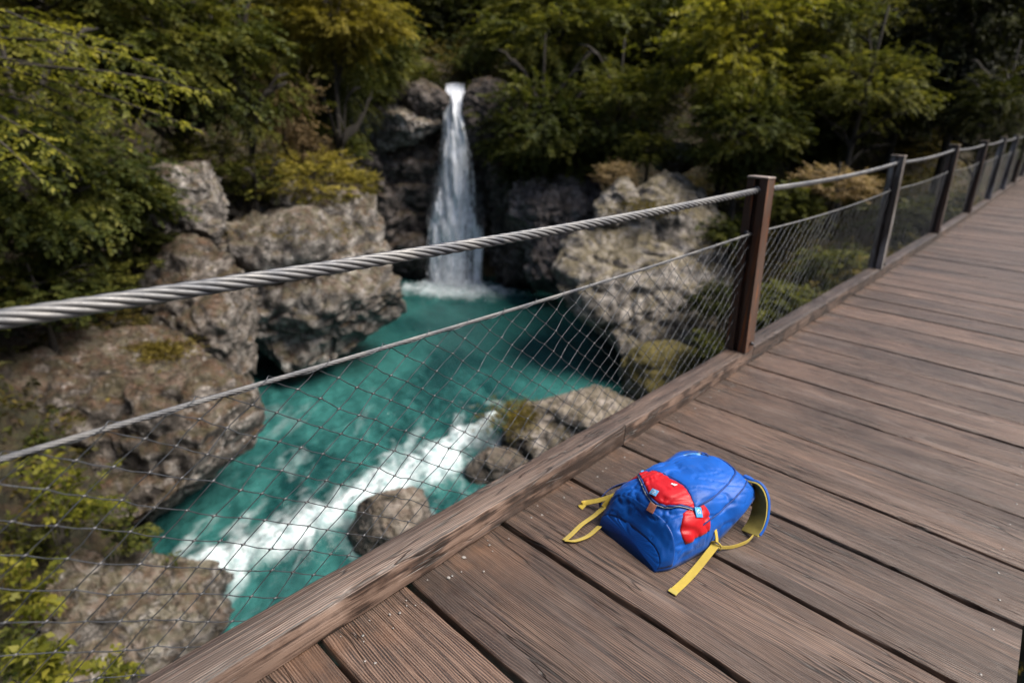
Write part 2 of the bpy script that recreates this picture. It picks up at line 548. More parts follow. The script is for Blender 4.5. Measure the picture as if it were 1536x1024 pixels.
M['black'] = simple('black_opening_shade', (.012, .012, .014), .4, 0, .2, 60)  # stands for the shade inside the bag's zip opening

# ------------------------------------------------------------------ terrain
U_L = np.array([-30, 0, 6.8, 8, 11, 13, 15, 21, 25, 29, 60.]); V_L = np.array([-5.6, -5.6, -5.6, -5.7, -9.4, -9.8, -8.4, -6.8, -5.8, -5.2, -5.])
U_R = np.array([-30, 0, 8, 12, 15, 18, 22, 27, 29, 60.]); V_R = np.array([5.5, 5.5, 5.0, 5.0, 5.0, 4.0, 3.2, 2.6, 2.2, 2.])


def terrain_h(X, Y):
    X = np.asarray(X, float); Y = np.asarray(Y, float)
    u, v = uv_of(X, Y)
    vl = np.interp(u, U_L, V_L); vr = np.interp(u, U_R, V_R)
    dl = vl - v; dr = v - vr; db = u - 28.6
    hl = -7.2 + 2.3 * sstep(dl, 0, 1.2) + .92 * np.maximum(dl, 0) - .022 * np.maximum(dl - 6, 0) ** 2 * (dl < 30)
    hl = np.where(dl > 22, -7.2 + 2.3 + .92 * 22 - .022 * 256 + .2 * (dl - 22), hl)
    hr = -7.2 + 2.2 * sstep(dr, 0, 1.5) + 5.2 * (1 - np.exp(-np.maximum(dr, 0) / 6.5)) + .45 * np.maximum(dr - 14, 0)
    hb = -7.2 + 9.6 * sstep(db, 0, 1.0) + .42 * np.maximum(db, 0)
    notch = np.exp(-((v + 2.6) / 1.0) ** 2)
    hb = hb - .2 * notch * sstep(db, .2, 1.0)
    h = np.maximum(np.maximum(hl, hr), hb)
    p = np.stack([X * .35, Y * .35, 0 * X], -1).reshape(-1, 3)
    h = h + (fbm(p, 4, 5) * .55).reshape(h.shape) * sstep(h, -7, -5)
    # keep clear of the footbridge
    zone = (1 - sstep(np.abs(X + .45), 1.6, 4.0)) * (1 - sstep(Y, 31, 36))
    h = h * (1 - zone) + np.minimum(h, -1.6) * zone
    return h


uu = np.arange(-14, 66, .5); vv = np.arange(-36, 56, .5)
gu, gv = np.meshgrid(uu, vv, indexing='ij')
gx, gy = xy_of(gu, gv)
gz = terrain_h(gx, gy)
tv = np.stack([gx, gy, gz], -1).reshape(-1, 3)
tag(link('hillside', mesh_np('hillside', tv, grid_faces(len(uu), len(vv)), M['soil'])), 'steep dark earth slopes of the wooded gorge', 'hillside', kind='structure')

# ------------------------------------------------------------------ river
RAP = [G(740, 625, ZW), G(690, 665, ZW), G(630, 700, ZW), G(560, 745, ZW), G(490, 775, ZW), G(420, 810, ZW), G(350, 835, ZW), G(300, 850, ZW)]
RAPW = [.25, .55, .95, .85, .75, .75, .6, .5]
FALL = P(684, 432, 27.0)
FALL_XY = G(684, 436, ZW)
uu = np.concatenate([np.arange(-10, 4, .25), np.arange(4, 16, .055), np.arange(16, 30, .10)])
vv = np.arange(-11, 8.2, .06)
gu, gv = np.meshgrid(uu, vv, indexing='ij')
gx, gy = xy_of(gu, gv)
pts2 = np.stack([gx, gy], -1).reshape(-1, 2)
# distance to the white-water line
dist = np.full(len(pts2), 9.0); wid = np.ones(len(pts2)); along = np.zeros(len(pts2))
acc = 0
for i in range(len(RAP) - 1):
    a = RAP[i][:2]; b = RAP[i + 1][:2]; ab = b - a; L2 = ab @ ab
    tt = np.clip(((pts2 - a) @ ab) / L2, 0, 1)
    d = np.linalg.norm(pts2 - (a + tt[:, None] * ab), axis=1)
    w = RAPW[i] + (RAPW[i + 1] - RAPW[i]) * tt
    better = d / w < dist / wid
    dist = np.where(better, d, dist); wid = np.where(better, w, wid); along = np.where(better, acc + tt * math.sqrt(L2), along)
    acc += math.sqrt(L2)
p3 = np.concatenate([pts2, np.zeros((len(pts2), 1))], 1)
ruv = np.stack([gu.ravel(), gv.ravel(), 0 * gu.ravel()], 1)
nz = fbm(ruv * np.array([.9, 1.6, 1]) * 1.5, 4, 21)
nzf = fbm(ruv @ np.array([[.8, .6, 0], [-.6, .8, 0], [0, 0, 1]]) * np.array([1.1, 4.2, 1]), 5, 25, .6)
rap = np.clip(1.12 - dist / (wid * 1.0) + .14 * nz + .30 * nzf, 0, 1)
# chop: rougher downstream and near the white water
chop = .25 + .75 * (1 - sstep(gu.ravel(), 13, 20)) + .5 * np.clip(1 - dist / 3, 0, 1)
z = .028 * chop * fbm(ruv * np.array([1.6, 2.4, 1]), 3, 3) + .016 * chop * fbm(ruv * np.array([5, 7.5, 1]), 3, 9)
z += rap * (.10 + .11 * np.abs(fbm(ruv * np.array([3.2, 4, 1]), 4, 33)))
# foam where the fall lands
df = np.linalg.norm((pts2 - FALL_XY[:2]) @ np.array([[R0[0], UH[0]], [R0[1], UH[1]]]) / np.array([2.1, 1.35]), axis=1)
ff = np.clip(1.5 - df + .30 * fbm(ruv * 2.2, 3, 41), 0, 1)
z += ff * .28 * (0.6 + .6 * np.abs(fbm(ruv * 3.5, 3, 44)))
ring = np.exp(-((df - 1.3) / .5) ** 2)
z += .03 * ring * fbm(ruv * 4, 2, 51)
foam = np.clip(.80 * sstep(rap, .0, 1.15) + sstep(ff, .02, .85), 0, 1)
# foam curling round the rocks standing in the stream
for (px_, py_, rx_, ry_) in ((588, 806, .75, .62), (752, 722, .60, .50), (820, 680, 1.25, .95)):
    c_ = G(px_, py_, ZW)[:2]
    dr_ = np.linalg.norm(((pts2 - c_) @ np.array([[R0[0], UH[0]], [R0[1], UH[1]]])) / np.array([rx_, ry_]), axis=1)
    foam = np.clip(foam + .5 * np.exp(-((dr_ - 1.05) / .22) ** 2) * np.clip(.6 + nzf, 0, 1), 0, 1)
# thin streaks of foam drifting down
st = fbm(ruv * np.array([.7, 3.2, 1]) + .6 * nz[:, None], 4, 61)
foam = np.clip(foam + .26 * sstep(st, .0, 1.1) * (1 - sstep(gu.ravel(), 12, 17)) + .4 * sstep(st, -.1, 1.0) * np.clip(1 - dist / 2.0, 0, 1), 0, 1)
milky = np.clip(.45 + .40 * fbm(ruv * np.array([.3, .5, 1]), 3, 71) + .34 * fbm(ruv @ np.array([[.8, .6, 0], [-.6, .8, 0], [0, 0, 1]]) * np.array([1.1, 4.5, 1]) + .5 * nz[:, None], 5, 72, .6) * (.2 + chop * .8), 0, 1)
wv = np.stack([gx.ravel(), gy.ravel(), ZW + z], -1)
t = NT('river_water')
fo = t.attr('foam'); mk_ = t.attr('milky'); co = t.n('ShaderNodeNewGeometry').outputs['Position']
deep = t.mix(mk_, (.004, .030, .031), (.026, .112, .106))
fn = t.noise(co, 9, 5, .65)
n1w = t.noise(co, 5, 5, .65, .5)
ff_ = t.ramp(t.math('MULTIPLY', fo, t.math('ADD', t.math('MULTIPLY', fn, 1.1), .52)), [(.05, 0.0), (.45, .30), (1.0, .92)])
wc = t.mix(ff_, deep, t.ramp(n1w, [(.3, (.22, .32, .34)), (.62, (.60, .65, .68))]))
rg = t.math('ADD', .13, t.math('MULTIPLY', ff_, .6))
n1 = t.noise(t.mapping(co, (1, 1, 1)), 6, 4, .6, .4); n2 = t.noise(co, 20, 3, .6)
hh = t.math('ADD', n1, t.math('MULTIPLY', n2, .4))
t.set(Base_Color=wc, Roughness=rg, Normal=t.bump(hh, .6, .10))
t.b.inputs['IOR'].default_value = 1.33
river = link('river_water', mesh_np('river_water', wv, grid_faces(len(uu), len(vv)), t.m, True, {'foam': foam, 'milky': milky}))
tag(river, 'turquoise river water with white rapids running under the bridge', 'water', kind='structure')

# ------------------------------------------------------------------ rocks
RC = {'n': 0}


def rock(name, label, blobs, mat, voxel=.10, cuts=12, rough=1.0, seed=1, group=None, strata=0.0, kind=None, cat='boulder'):
    """blobs: (px, py, distance, half width px, half height px, half depth m)"""
    bm = bmesh.new()
    cs = []
    for (px, py, d, rx, ry, rd) in blobs:
        c = P(px, py, d); s = d / F_PX * 1.13
        cs.append(c)
        mt = Matrix(((VH[0] * rx * s, UH[0] * rd, 0, c[0]), (VH[1] * rx * s, UH[1] * rd, 0, c[1]), (0, 0, ry * s * 1.04, c[2]), (0, 0, 0, 1)))
        bmesh.ops.create_icosphere(bm, subdivisions=3, radius=1.0, matrix=mt)
    me = bpy.data.meshes.new('tmp'); bm.to_mesh(me); bm.free()
    o = bpy.data.objects.new('tmp', me); COL.objects.link(o)
    md = o.modifiers.new('r', 'REMESH'); md.mode = 'VOXEL'; md.voxel_size = voxel
    dg = bpy.context.evaluated_depsgraph_get(); dg.update()
    me2 = bpy.data.meshes.new_from_object(o.evaluated_get(dg))
    bpy.data.objects.remove(o); bpy.data.meshes.remove(me)
    n = len(me2.vertices)
    co = np.empty(n * 3); me2.vertices.foreach_get('co', co); co = co.reshape(-1, 3)
    no = np.empty(n * 3); me2.vertices.foreach_get('normal', no); no = no.reshape(-1, 3)
    c0 = co.mean(0); size = np.cbrt(np.prod(co.max(0) - co.min(0))) / 2
    r = np.random.default_rng(seed)
    q = co / size
    # broad swelling
    co = co + no * (.17 * size * rough * fbm(q * .9 + seed * 9.1, 3, seed))[:, None]
    # stepped blocks with cracks between them
    an = np.array([1, 1, 1.7])
    d1, d2, ci = voro(q * 1.25 * an + seed * 3.3 + .22 * fbm(q * 1.6, 3, seed + 4)[:, None], seed)
    co = co + no * (size * rough * ((ci - .5) * .17 * sstep(d2 - d1, 0, .22) - .085 * np.exp(-(d2 - d1) * 16)))[:, None]
    # flat broken faces
    for k in range(cuts):
        d = r.normal(size=3); d /= np.linalg.norm(d)
        h = (co - c0) @ d
        lim = np.quantile(h, r.uniform(.86, .98))
        co = co - d * (np.maximum(h - lim, 0) * .86)[:, None]
    d1, d2, ci = voro(q * 3.1 * an + seed * 1.3 + .35 * fbm(q * 3, 3, seed + 5)[:, None], seed + 20)
    co = co + no * (size * rough * ((ci - .5) * .075 * sstep(d2 - d1, 0, .12) - .035 * np.exp(-(d2 - d1) * 14)))[:, None]
    rid = 1 - np.abs(fbm(q * 2.3 * an, 4, seed + 13))
    co = co - no * (.055 * size * rough * np.maximum(rid - .72, 0) / .28)[:, None]
    if strata:
        zz = co[:, 2] * 2.2 + .7 * fbm(co * .7, 2, seed)
        co = co + no * (strata * (np.abs((zz % 1) - .5) * 2 - .5))[:, None]
    co = co + no * (.028 * size * rough * fbm(q * 8, 4, seed + 8, .62))[:, None]
    base = np.array([c0[0], c0[1], co[:, 2].min()])
    me2.vertices.foreach_set('co', (co - base).astype(np.float32).ravel())
    me2.polygons.foreach_set('use_smooth', np.ones(len(me2.polygons), bool))
    me2.materials.clear(); me2.materials.append(mat); me2.update()
    me2.name = name
    o = link(name, me2, None, base)
    tag(o, label, cat, group, kind)
    return o


# left bank
rock('boulder', 'huge pale overhanging boulder at the left edge of the pool with golden shrubs on top',
     [(430, 368, 16.7, 112, 36, 1.9), (385, 400, 16.7, 60, 40, 1.6), (535, 375, 17.9, 66, 72, 1.7), (480, 330, 18.4, 70, 40, 1.6), (500, 462, 17.1, 112, 62, 2.0), (565, 455, 17.5, 52, 62, 1.5), (420, 470, 17.0, 90, 75, 1.9), (470, 530, 17.3, 92, 52, 1.6), (440, 575, 17.6, 70, 34, 1.3)],
     M['rock'], .08, 11, .8, 5, strata=.05)
rock('boulder', 'grey creviced rock face jutting from the leafy slope at upper left',
     [(292, 300, 14.6, 48, 62, 1.2), (250, 300, 15.2, 44, 58, 1.2), (308, 345, 14.5, 32, 32, .9), (285, 375, 14.5, 46, 34, 1.0)], M['rock'], .06, 12, .9, 8)
rock('boulder', 'tall brown rock below the thick cable between the two biggest left boulders',
     [(300, 460, 14.2, 84, 85, 1.5), (340, 510, 13.8, 46, 82, 1.1), (235, 400, 14.6, 75, 45, 1.3), (300, 570, 13.6, 75, 45, 1.2)], M['rock_near'], .07, 10, .8, 12)
rock('boulder', 'big rounded pebbly boulder with rusty moss in the left foreground above the dark water',
     [(140, 600, 11.1, 190, 100, 1.8), (300, 665, 10.7, 100, 118, 1.3), (60, 640, 11.2, 140, 130, 1.7), (220, 715, 10.9, 160, 96, 1.5), (305, 750, 10.8, 92, 72, 1.2), (90, 520, 12.0, 150, 55, 1.4), (215, 540, 11.6, 100, 60, 1.3), (225, 790, 11.2, 120, 48, 1.1)], M['rock_near'], .06, 6, .6, 21)
rock('rock_cliff', 'mossy brown rock bank filling the gaps behind the left boulders', [(190, 440, 16.0, 170, 100, 1.4), (365, 345, 19.2, 80, 70, 1.4), (340, 440, 17.6, 70, 110, 1.2), (240, 340, 17.0, 110, 60, 1.2), (365, 560, 16.2, 60, 70, 1.1)], M['rock_mossy'], .09, 8, .9, 23, cat='cliff')
rock('boulder', 'pale broken boulder at the water edge in the bottom left corner',
     [(215, 895, 8.6, 100, 60, 1.0), (140, 905, 8.3, 90, 66, 1.0), (245, 950, 8.2, 95, 60, .9), (110, 980, 8.0, 130, 55, 1.0)], M['rock'], .045, 12, .85, 31)
rock('boulder', 'small pale stone lying on the bottom left boulder',
     [(113, 848, 8.3, 42, 24, .35), (90, 856, 8.35, 24, 18, .3)], M['rock'], .03, 12, .8, 37)
# right in the water
rock('boulder', 'brown rounded boulder standing alone in the white rapids',
     [(588, 780, 10.7, 56, 50, .62), (610, 800, 10.5, 52, 45, .55), (560, 800, 10.6, 36, 42, .5)], M['rock_water'], .04, 10, .7, 44)
rock('boulder', 'wide low boulder with yellow moss in the middle of the river',
     [(858, 622, 14.3, 78, 40, 1.05), (910, 615, 14.6, 50, 30, .9), (790, 645, 14.0, 58, 38, .9), (840, 668, 14.0, 90, 38, 1.0)],
     rock_mat('pale_river_rock', base=(.31, .265, .235), dark=(.10, .08, .06), pale=(.46, .41, .38), moss=.30, moss_col=(.13, .10, .022), moss2=(.10, .075, .02), peb=.2), .05, 14, .85, 53, strata=.07)
rock('boulder', 'small pale boulder at the foot of the mossy river boulder',
     [(748, 702, 12.9, 42, 30, .55), (720, 712, 12.8, 24, 24, .4), (775, 715, 12.7, 30, 28, .5)], M['rock_water'], .04, 12, .8, 57)
rock('boulder', 'dome of olive moss at the right bank beside the first post',
     [(1000, 560, 15.8, 66, 46, 1.0), (1040, 575, 15.6, 50, 42, .9), (975, 585, 15.6, 42, 35, .8)],
     rock_mat('moss_dome', moss=1.3, moss_col=(.105, .085, .017), moss2=(.13, .10, .02), base=(.12, .10, .06)), .06, 6, .5, 63)
rock('boulder', 'large pale lichen covered boulder on the right bank under the thick cable',
     [(985, 330, 19.3, 90, 72, 1.9), (908, 425, 18.6, 74, 66, 1.7), (985, 430, 18.9, 112, 84, 2.0), (1005, 262, 19.6, 58, 42, 1.4), (1058, 340, 19.8, 66, 80, 1.7), (900, 375, 18.9, 60, 52, 1.4), (1020, 505, 18.4, 125, 54, 1.8)], M['rock_top'], .085, 16, .55, 71, strata=.05)
rock('boulder', 'small pinnacle of pale stone on the shoulder of the right bank boulder',
     [(926, 296, 18.3, 20, 26, .45), (905, 320, 18.2, 24, 22, .45), (940, 312, 18.3, 24, 18, .4)], M['rock_top'], .05, 12, 1.0, 75)
rock('boulder', 'wedge of grey rock on top of the right bank above the pale boulder',
     [(1020, 232, 22.5, 30, 20, .8), (1005, 245, 22.4, 34, 16, .8)], M['rock'], .06, 12, .9, 77)
# cliffs: distances given on the level
def pu(lst): return [(px, py, u / (math.cos(PITCH) + (512 - py) / F_PX * math.sin(PITCH)), rx, ry, rd) for (px, py, u, rx, ry, rd) in lst]


rock('rock_cliff', 'pale overhanging ledge of the cliff left of the waterfall',
     pu([(597, 190, 26.9, 58, 24, 1.3), (560, 182, 27.2, 42, 24, 1.4), (640, 182, 27.6, 30, 24, 1.0), (595, 162, 28.2, 85, 24, 1.6)]), M['rock'], .085, 14, .9, 81, cat='cliff')
rock('rock_cliff', 'dark wet cliff wall behind the waterfall',
     pu([(600, 320, 28.7, 120, 130, 1.1), (690, 300, 29.2, 80, 150, 1.1), (640, 405, 28.2, 130, 55, 1.0), (545, 310, 27.6, 40, 110, 1.1), (610, 290, 28.2, 44, 26, .8), (600, 372, 27.9, 52, 22, .8)]), M['rock_cliff'], .11, 10, .9, 85, strata=.1, cat='cliff')
rock('rock_cliff', 'dark rock buttress right of the waterfall',
     pu([(770, 330, 27.4, 44, 120, 1.3), (738, 220, 28.4, 36, 60, 1.1), (795, 400, 26.4, 55, 50, 1.3), (765, 200, 27.9, 48, 50, 1.3)]), M['rock_cliff'], .10, 14, 1.0, 89, strata=.06, cat='cliff')
rock('rock_cliff', 'dark rock lip at the left of the top of the waterfall', pu([(640, 150, 27.2, 34, 26, 1.0), (612, 152, 27.8, 46, 24, 1.0), (650, 165, 27.4, 18, 30, .8)]), M['rock_cliff'], .06, 12, .8, 101, cat='cliff')
rock('rock_cliff', 'dark rock lip at the right of the top of the waterfall', pu([(722, 152, 27.2, 30, 30, 1.0), (748, 165, 27.6, 44, 38, 1.0), (715, 185, 27.4, 18, 44, .8)]), M['rock_cliff'], .06, 12, .8, 103, cat='cliff')
rock('boulder', 'mauve grey blocks between the waterfall buttress and the right bank boulder',
     [(835, 345, 24.6, 55, 60, 1.4), (835, 400, 24.0, 50, 45, 1.2), (880, 290, 24.5, 50, 55, 1.4), (800, 320, 25.2, 40, 50, 1.2)],
     rock_mat('mauve_rock', base=(.19, .16, .155), dark=(.06, .05, .048), pale=(.30, .27, .265), moss=.2, peb=.1), .09, 16, 1.1, 93)
rock('boulder', 'dark rounded rock beside the ledge left of the waterfall',
     [(508, 235, 24.5, 24, 30, .9), (490, 250, 24.3, 28, 34, .9)], M['rock'], .07, 10, .8, 97)

# ------------------------------------------------------------------ waterfall
t = NT('falling_water')
co = t.coord(); a_t = t.attr('tt'); a_s = t.attr('ss')
cmb = t.n('ShaderNodeCombineXYZ'); t.l(t.math('MULTIPLY', a_s, 1.0), cmb.inputs[0]); t.l(a_t, cmb.inputs[1]); t.l(t.attr('lay'), cmb.inputs[2])
s1 = t.noise(t.mapping(cmb.outputs[0], (9, 3.4, 7)), 1, 4, .6, .35)
s2 = t.noise(t.mapping(cmb.outputs[0], (30, 34, 7)), 1, 4, .65, .5)
dens = t.math('ADD', t.math('MULTIPLY', t.math('SUBTRACT', s1, .5), 1.0), t.math('ADD', t.math('MULTIPLY', t.math('SUBTRACT', s2, .5), 1.5), .415))
edge = t.math('SUBTRACT', 1.0, t.math('POWER', t.math('ABSOLUTE', a_s), 2.4))
dens = t.math('ADD', dens, t.math('SUBTRACT', t.math('MULTIPLY', edge, .40), .30))
dens = t.math('ADD', dens, t.math('MULTIPLY', t.math('SUBTRACT', 1.0, a_t), .26))
dens = t.math('MULTIPLY', dens, t.attr('fade'))
alpha = t.ramp(dens, [(.34, .04), (.52, 1.0)])
t.set(Base_Color=t.ramp(s2, [(.3, (.74, .82, .95)), (.6, (.97, .98, 1.0))]), Roughness=.5)
tr_ = t.n('ShaderNodeBsdfTranslucent'); tr_.inputs[0].default_value = (.85, .90, .98, 1)
mx_ = t.n('ShaderNodeMixShader'); mx_.inputs[0].default_value = .18; t.l(t.b.outputs[0], mx_.inputs[1]); t.l(tr_.outputs[0], mx_.inputs[2])
tp_ = t.n('ShaderNodeBsdfTransparent'); m2_ = t.n('ShaderNodeMixShader'); t.l(alpha, m2_.inputs[0]); t.l(tp_.outputs[0], m2_.inputs[1]); t.l(mx_.outputs[0], m2_.inputs[2]); t.l(m2_.outputs[0], t.out.inputs[0])
M['fall'] = t.m
fall_root = empty('waterfall', tuple(FALL_XY))
tag(fall_root, 'tall white waterfall dropping from the dark cliff into the pool', 'waterfall')


def fall_sheet(name, rows, lay, bulge, ns=26, nt=90, mat=None):
    """rows: (py, left px, right px, distance)"""
    rows = np.array(rows, float)
    tt = np.linspace(0, 1, nt); py = rows[0, 0] + (rows[-1, 0] - rows[0, 0]) * tt
    lx = np.interp(py, rows[:, 0], rows[:, 1]); rx = np.interp(py, rows[:, 0], rows[:, 2]); dd = np.interp(py, rows[:, 0], rows[:, 3])
    ss = np.linspace(-1, 1, ns)
    V = []; T = []; S = []
    for i in range(nt):
        for s in ss:
            px = (lx[i] + rx[i]) / 2 + s * (rx[i] - lx[i]) / 2
            V.append(P(px, py[i], (dd[i] - bulge * (1 - s * s) * min(1, 3 * tt[i] + .2)) / (math.cos(PITCH) + (512 - py[i]) / F_PX * math.sin(PITCH)))); T.append(tt[i]); S.append(s)
    V = np.array(V); T = np.array(T); S = np.array(S)
    q = np.stack([S * 3, T * 9, np.full(len(S), lay * 3.1)], 1)
    V += UH * (.16 * fbm(q, 3, 7 + lay) * np.minimum(1, T * 5 + .2))[:, None]
    return link(name, mesh_np(name, V - FALL_XY, grid_faces(nt, ns), mat or M['fall'], True, {'tt': T, 'ss': S, 'lay': np.full(len(S), float(lay)), 'fade': (.55 + .45 * sstep(T + .02 * fbm(np.stack([S * 3, T * 0, T * 0], 1), 3, 4), -.02, .02) if lay == 0 else sstep(T + .12 * fbm(np.stack([S * 2.5, T * 0, T * 0 + lay], 1), 3, 4), .02, .42))}), fall_root)


fall_sheet('falling_water', [(124, 668, 696, 31.0), (129, 668, 697, 27.9), (140, 667, 697, 27.2), (150, 665, 697, 27.0), (172, 663, 698, 26.9), (190, 662, 701, 26.9), (220, 660, 706, 27.0), (260, 656, 711, 27.0), (320, 644, 716, 27.0), (335, 642, 718, 26.8), (380, 644, 714, 26.7), (440, 642, 718, 26.6)], 0, .35)
fall_sheet('falling_water', [(160, 668, 688, 27.2), (200, 668, 696, 26.9), (260, 664, 700, 26.7), (330, 658, 704, 26.5), (380, 656, 706, 26.4), (440, 652, 708, 26.3)], 1, .3)
fall_sheet('falling_water', [(255, 652, 676, 26.9), (320, 642, 672, 26.7), (380, 640, 668, 26.6), (440, 638, 670, 26.4)], 2, .2)
fall_sheet('falling_water', [(290, 698, 722, 26.8), (330, 704, 727, 26.6), (380, 708, 726, 26.5), (440, 704, 724, 26.4)], 3, .15)
# spray thrown up at the foot
mb = MB(); r_ = np.random.default_rng(3)
SV = []; SF = []
for k in range(900):
    a = r_.uniform(0, 6.283); rr = abs(r_.normal()) * .55
    p = np.array([VH[0] * math.cos(a) * rr * 1.9 + UH[0] * math.sin(a) * rr, VH[1] * math.cos(a) * rr * 1.9 + UH[1] * math.sin(a) * rr, abs(r_.normal()) * .28 * math.exp(-rr) + .08])
    s = r_.uniform(.012, .04)
    b = len(SV)
    for d in ((1, 0, 0), (-1, 0, 0), (0, 1, 0), (0, -1, 0), (0, 0, 1), (0, 0, -1)): SV.append(p + s * np.array(d))
    SF += [(b, b + 2, b + 4), (b + 2, b + 1, b + 4), (b + 1, b + 3, b + 4), (b + 3, b, b + 4), (b + 2, b, b + 5), (b + 1, b + 2, b + 5), (b + 3, b + 1, b + 5), (b, b + 3, b + 5)]
sp = link('spray', mesh_np('spray', np.array(SV), np.array(SF), simple('spray_white', (.8, .84, .88), .6, 0, .05)), fall_root)
sp['kind'] = 'stuff'

# ------------------------------------------------------------------ foliage templates


def leaves_np(base, direc, normal, length, width):
    """quads: base point, mid-left, tip, mid-right, folded a little"""
    d = direc / (np.linalg.norm(direc, axis=1, keepdims=True) + 1e-9)
    s = np.cross(normal, d); s /= np.linalg.norm(s, axis=1, keepdims=True) + 1e-9
    n = np.cross(d, s)
    m = base + d * (length * .45)[:, None]
    tip = base + d * length[:, None] - n * (length * .12)[:, None]
    a = m + s * (width / 2)[:, None] + n * (width * .18)[:, None]
    b = m - s * (width / 2)[:, None] + n * (width * .18)[:, None]
    V = np.stack([base, a, tip, b], 1).reshape(-1, 3)
    F = np.arange(len(base) * 4).reshape(-1, 4)
    return V, F


def spray_leaves(origins, dirs, lens, nleaf, leaf, seed, droop=.25, aspect=.5, flat=.7, srv=None):
    """twigs from origins along dirs with alternating leaves"""
    r = np.random.default_rng(seed)
    n = len(origins)
    d = dirs / (np.linalg.norm(dirs, axis=1, keepdims=True) + 1e-9)
    up = np.tile([0, 0, 1.0], (n, 1)) + r.normal(size=(n, 3)) * .25
    side = np.cross(up, d); side /= np.linalg.norm(side, axis=1, keepdims=True) + 1e-9
    nor = np.cross(d, side)
    B = []; D = []; N = []; Ln = []; W = []; LR = []; SR = []
    sr = r.random(n) if srv is None else srv
    for k in range(nleaf):
        tpos = (k + .3 + .5 * r.random(n)) / nleaf
        sgn = 1 if k % 2 else -1
        b = origins + d * (lens * tpos)[:, None]
        b[:, 2] -= droop * lens * tpos ** 2
        ld = d * r.uniform(.4, 1.0, (n, 1)) + sgn * side * r.uniform(.5, 1.1, (n, 1)) + r.normal(size=(n, 3)) * .25
        ld[:, 2] -= .15 + .2 * tpos
        nn = nor * flat + r.normal(size=(n, 3)) * (1 - flat) * .9
        B.append(b); D.append(ld); N.append(nn)
        l = leaf * r.uniform(.65, 1.25, n)
        Ln.append(l); W.append(l * aspect * r.uniform(.8, 1.2, n)); LR.append(r.random(n)); SR.append(sr)
    V, F = leaves_np(np.concatenate(B), np.concatenate(D), np.concatenate(N), np.concatenate(Ln), np.concatenate(W))
    return V, F, np.repeat(np.concatenate(LR), 4), np.repeat(np.concatenate(SR), 4)


def crown_np(seed, nclump=46, nspray=36, nleaf=13, leaf=.058, spray=.24, flat=.75, squash=(1, 1, .85), clump=.36, droop=.3):
    """crown of unit radius made of layered clumps of leaf sprays"""
    r = np.random.default_rng(seed)
    O = []; D = []; SRV = []
    for c in range(nclump):
        v = r.normal(size=3); v /= np.linalg.norm(v)
        v = v * (r.uniform(.25, 1.0) ** .55) * .82
        v = v * np.array(squash)
        cs = clump * r.uniform(.65, 1.25)
        tone = r.random()
        m = int(nspray * r.uniform(.7, 1.3))
        off = r.normal(size=(m, 3)) * np.array([.5, .5, .20]) * cs
        O.append(v + off)
        dd = off * np.array([1, 1, .5]) + v * .35 + r.normal(size=(m, 3)) * .12
        dd[:, 2] += r.normal(size=m) * .08
        D.append(dd)
        SRV.append(np.clip(tone + r.normal(size=m) * .14 + off[:, 2] / cs * .25, 0, 1))
    O = np.concatenate(O); D = np.concatenate(D); S = np.concatenate(SRV)
    lens = spray * np.random.default_rng(seed + 1).uniform(.6, 1.2, len(O))
    return spray_leaves(O, D, lens, nleaf, leaf, seed + 2, droop, .58, flat, S), O


CROWN = {}


def crown_mesh(kind, mat):
    key = (kind, mat)
    if key in CROWN: return CROWN[key]
    if kind not in CROWN:
        s = {'broad1': dict(seed=101), 'broad2': dict(seed=202, nclump=50, squash=(1, 1, .95)), 'broad3': dict(seed=303, nclump=40, clump=.42),
             'airy': dict(seed=404, nclump=30, nspray=26, leaf=.052, clump=.34), 'fir': dict(seed=505, nclump=50, nspray=26, leaf=.048, flat=.95, droop=.55, clump=.42, squash=(.8, .8, 1.1)),
             'bush1': dict(seed=606, nclump=30, nspray=20, nleaf=12, leaf=.085, clump=.42, squash=(1, 1, .75)), 'bush2': dict(seed=707, nclump=26, nspray=19, nleaf=12, leaf=.10, clump=.46, squash=(1, 1, .7)),
             'wisp': dict(seed=808, nclump=30, nspray=20, nleaf=11, leaf=.07, clump=.4, droop=-.1, squash=(1, 1, .8), flat=.4)}[kind]
        CROWN[kind] = crown_np(**s)
    (V, F, lr, sr), O = CROWN[kind]
    CROWN[key] = mesh_np('crown', V, F, M[mat], False, {'lr': lr, 'sr': sr})
    return CROWN[key]


TRUNK = {}


def trunk_mesh(kind, mat):
    """trunk of unit height (z 0..1 to the crown centre) with limbs reaching about one crown radius"""
    key = (kind, mat)
    if key in TRUNK: return TRUNK[key]
    r = random.Random(kind)
    mb = MB()
    n = 9
    ph = r.uniform(0, 6)
    line = [np.array([.05 * math.sin(ph + 3 * i / n) * (i / n), .05 * math.cos(ph + 2.3 * i / n) * (i / n), 1.45 * i / n]) for i in range(n + 1)]
    mb.tube(line, [.055 * (1 - .8 * i / n) + .004 for i in range(n + 1)], 8)
    for k in range(11):
        h = r.uniform(.55, 1.3); i = min(n - 1, int(h / 1.45 * n)); st_ = line[i]
        a = r.uniform(0, 6.283); L = r.uniform(.35, .75)
        pts = [st_ + np.array([math.cos(a) * L * q, math.sin(a) * L * q, L * (.45 * q - .15 * q * q) + .03 * math.sin(5 * q + k)]) for q in (0, .25, .5, .75, 1)]
        mb.tube(pts, [.022, .016, .012, .008, .003], 5)
        for m_ in range(2):
            q = pts[2 + m_]; a2 = a + r.choice((-.8, .8)); l2 = L * .5
            mb.tube([q, q + np.array([math.cos(a2) * l2 * .5, math.sin(a2) * l2 * .5, l2 * .12]), q + np.array([math.cos(a2) * l2, math.sin(a2) * l2, l2 * .15])], [.008, .006, .002], 4)
    TRUNK[key] = mesh_np('trunk', mb.v, mb.f, M[mat], True)
    return TRUNK[key]


rt = random.Random(5)


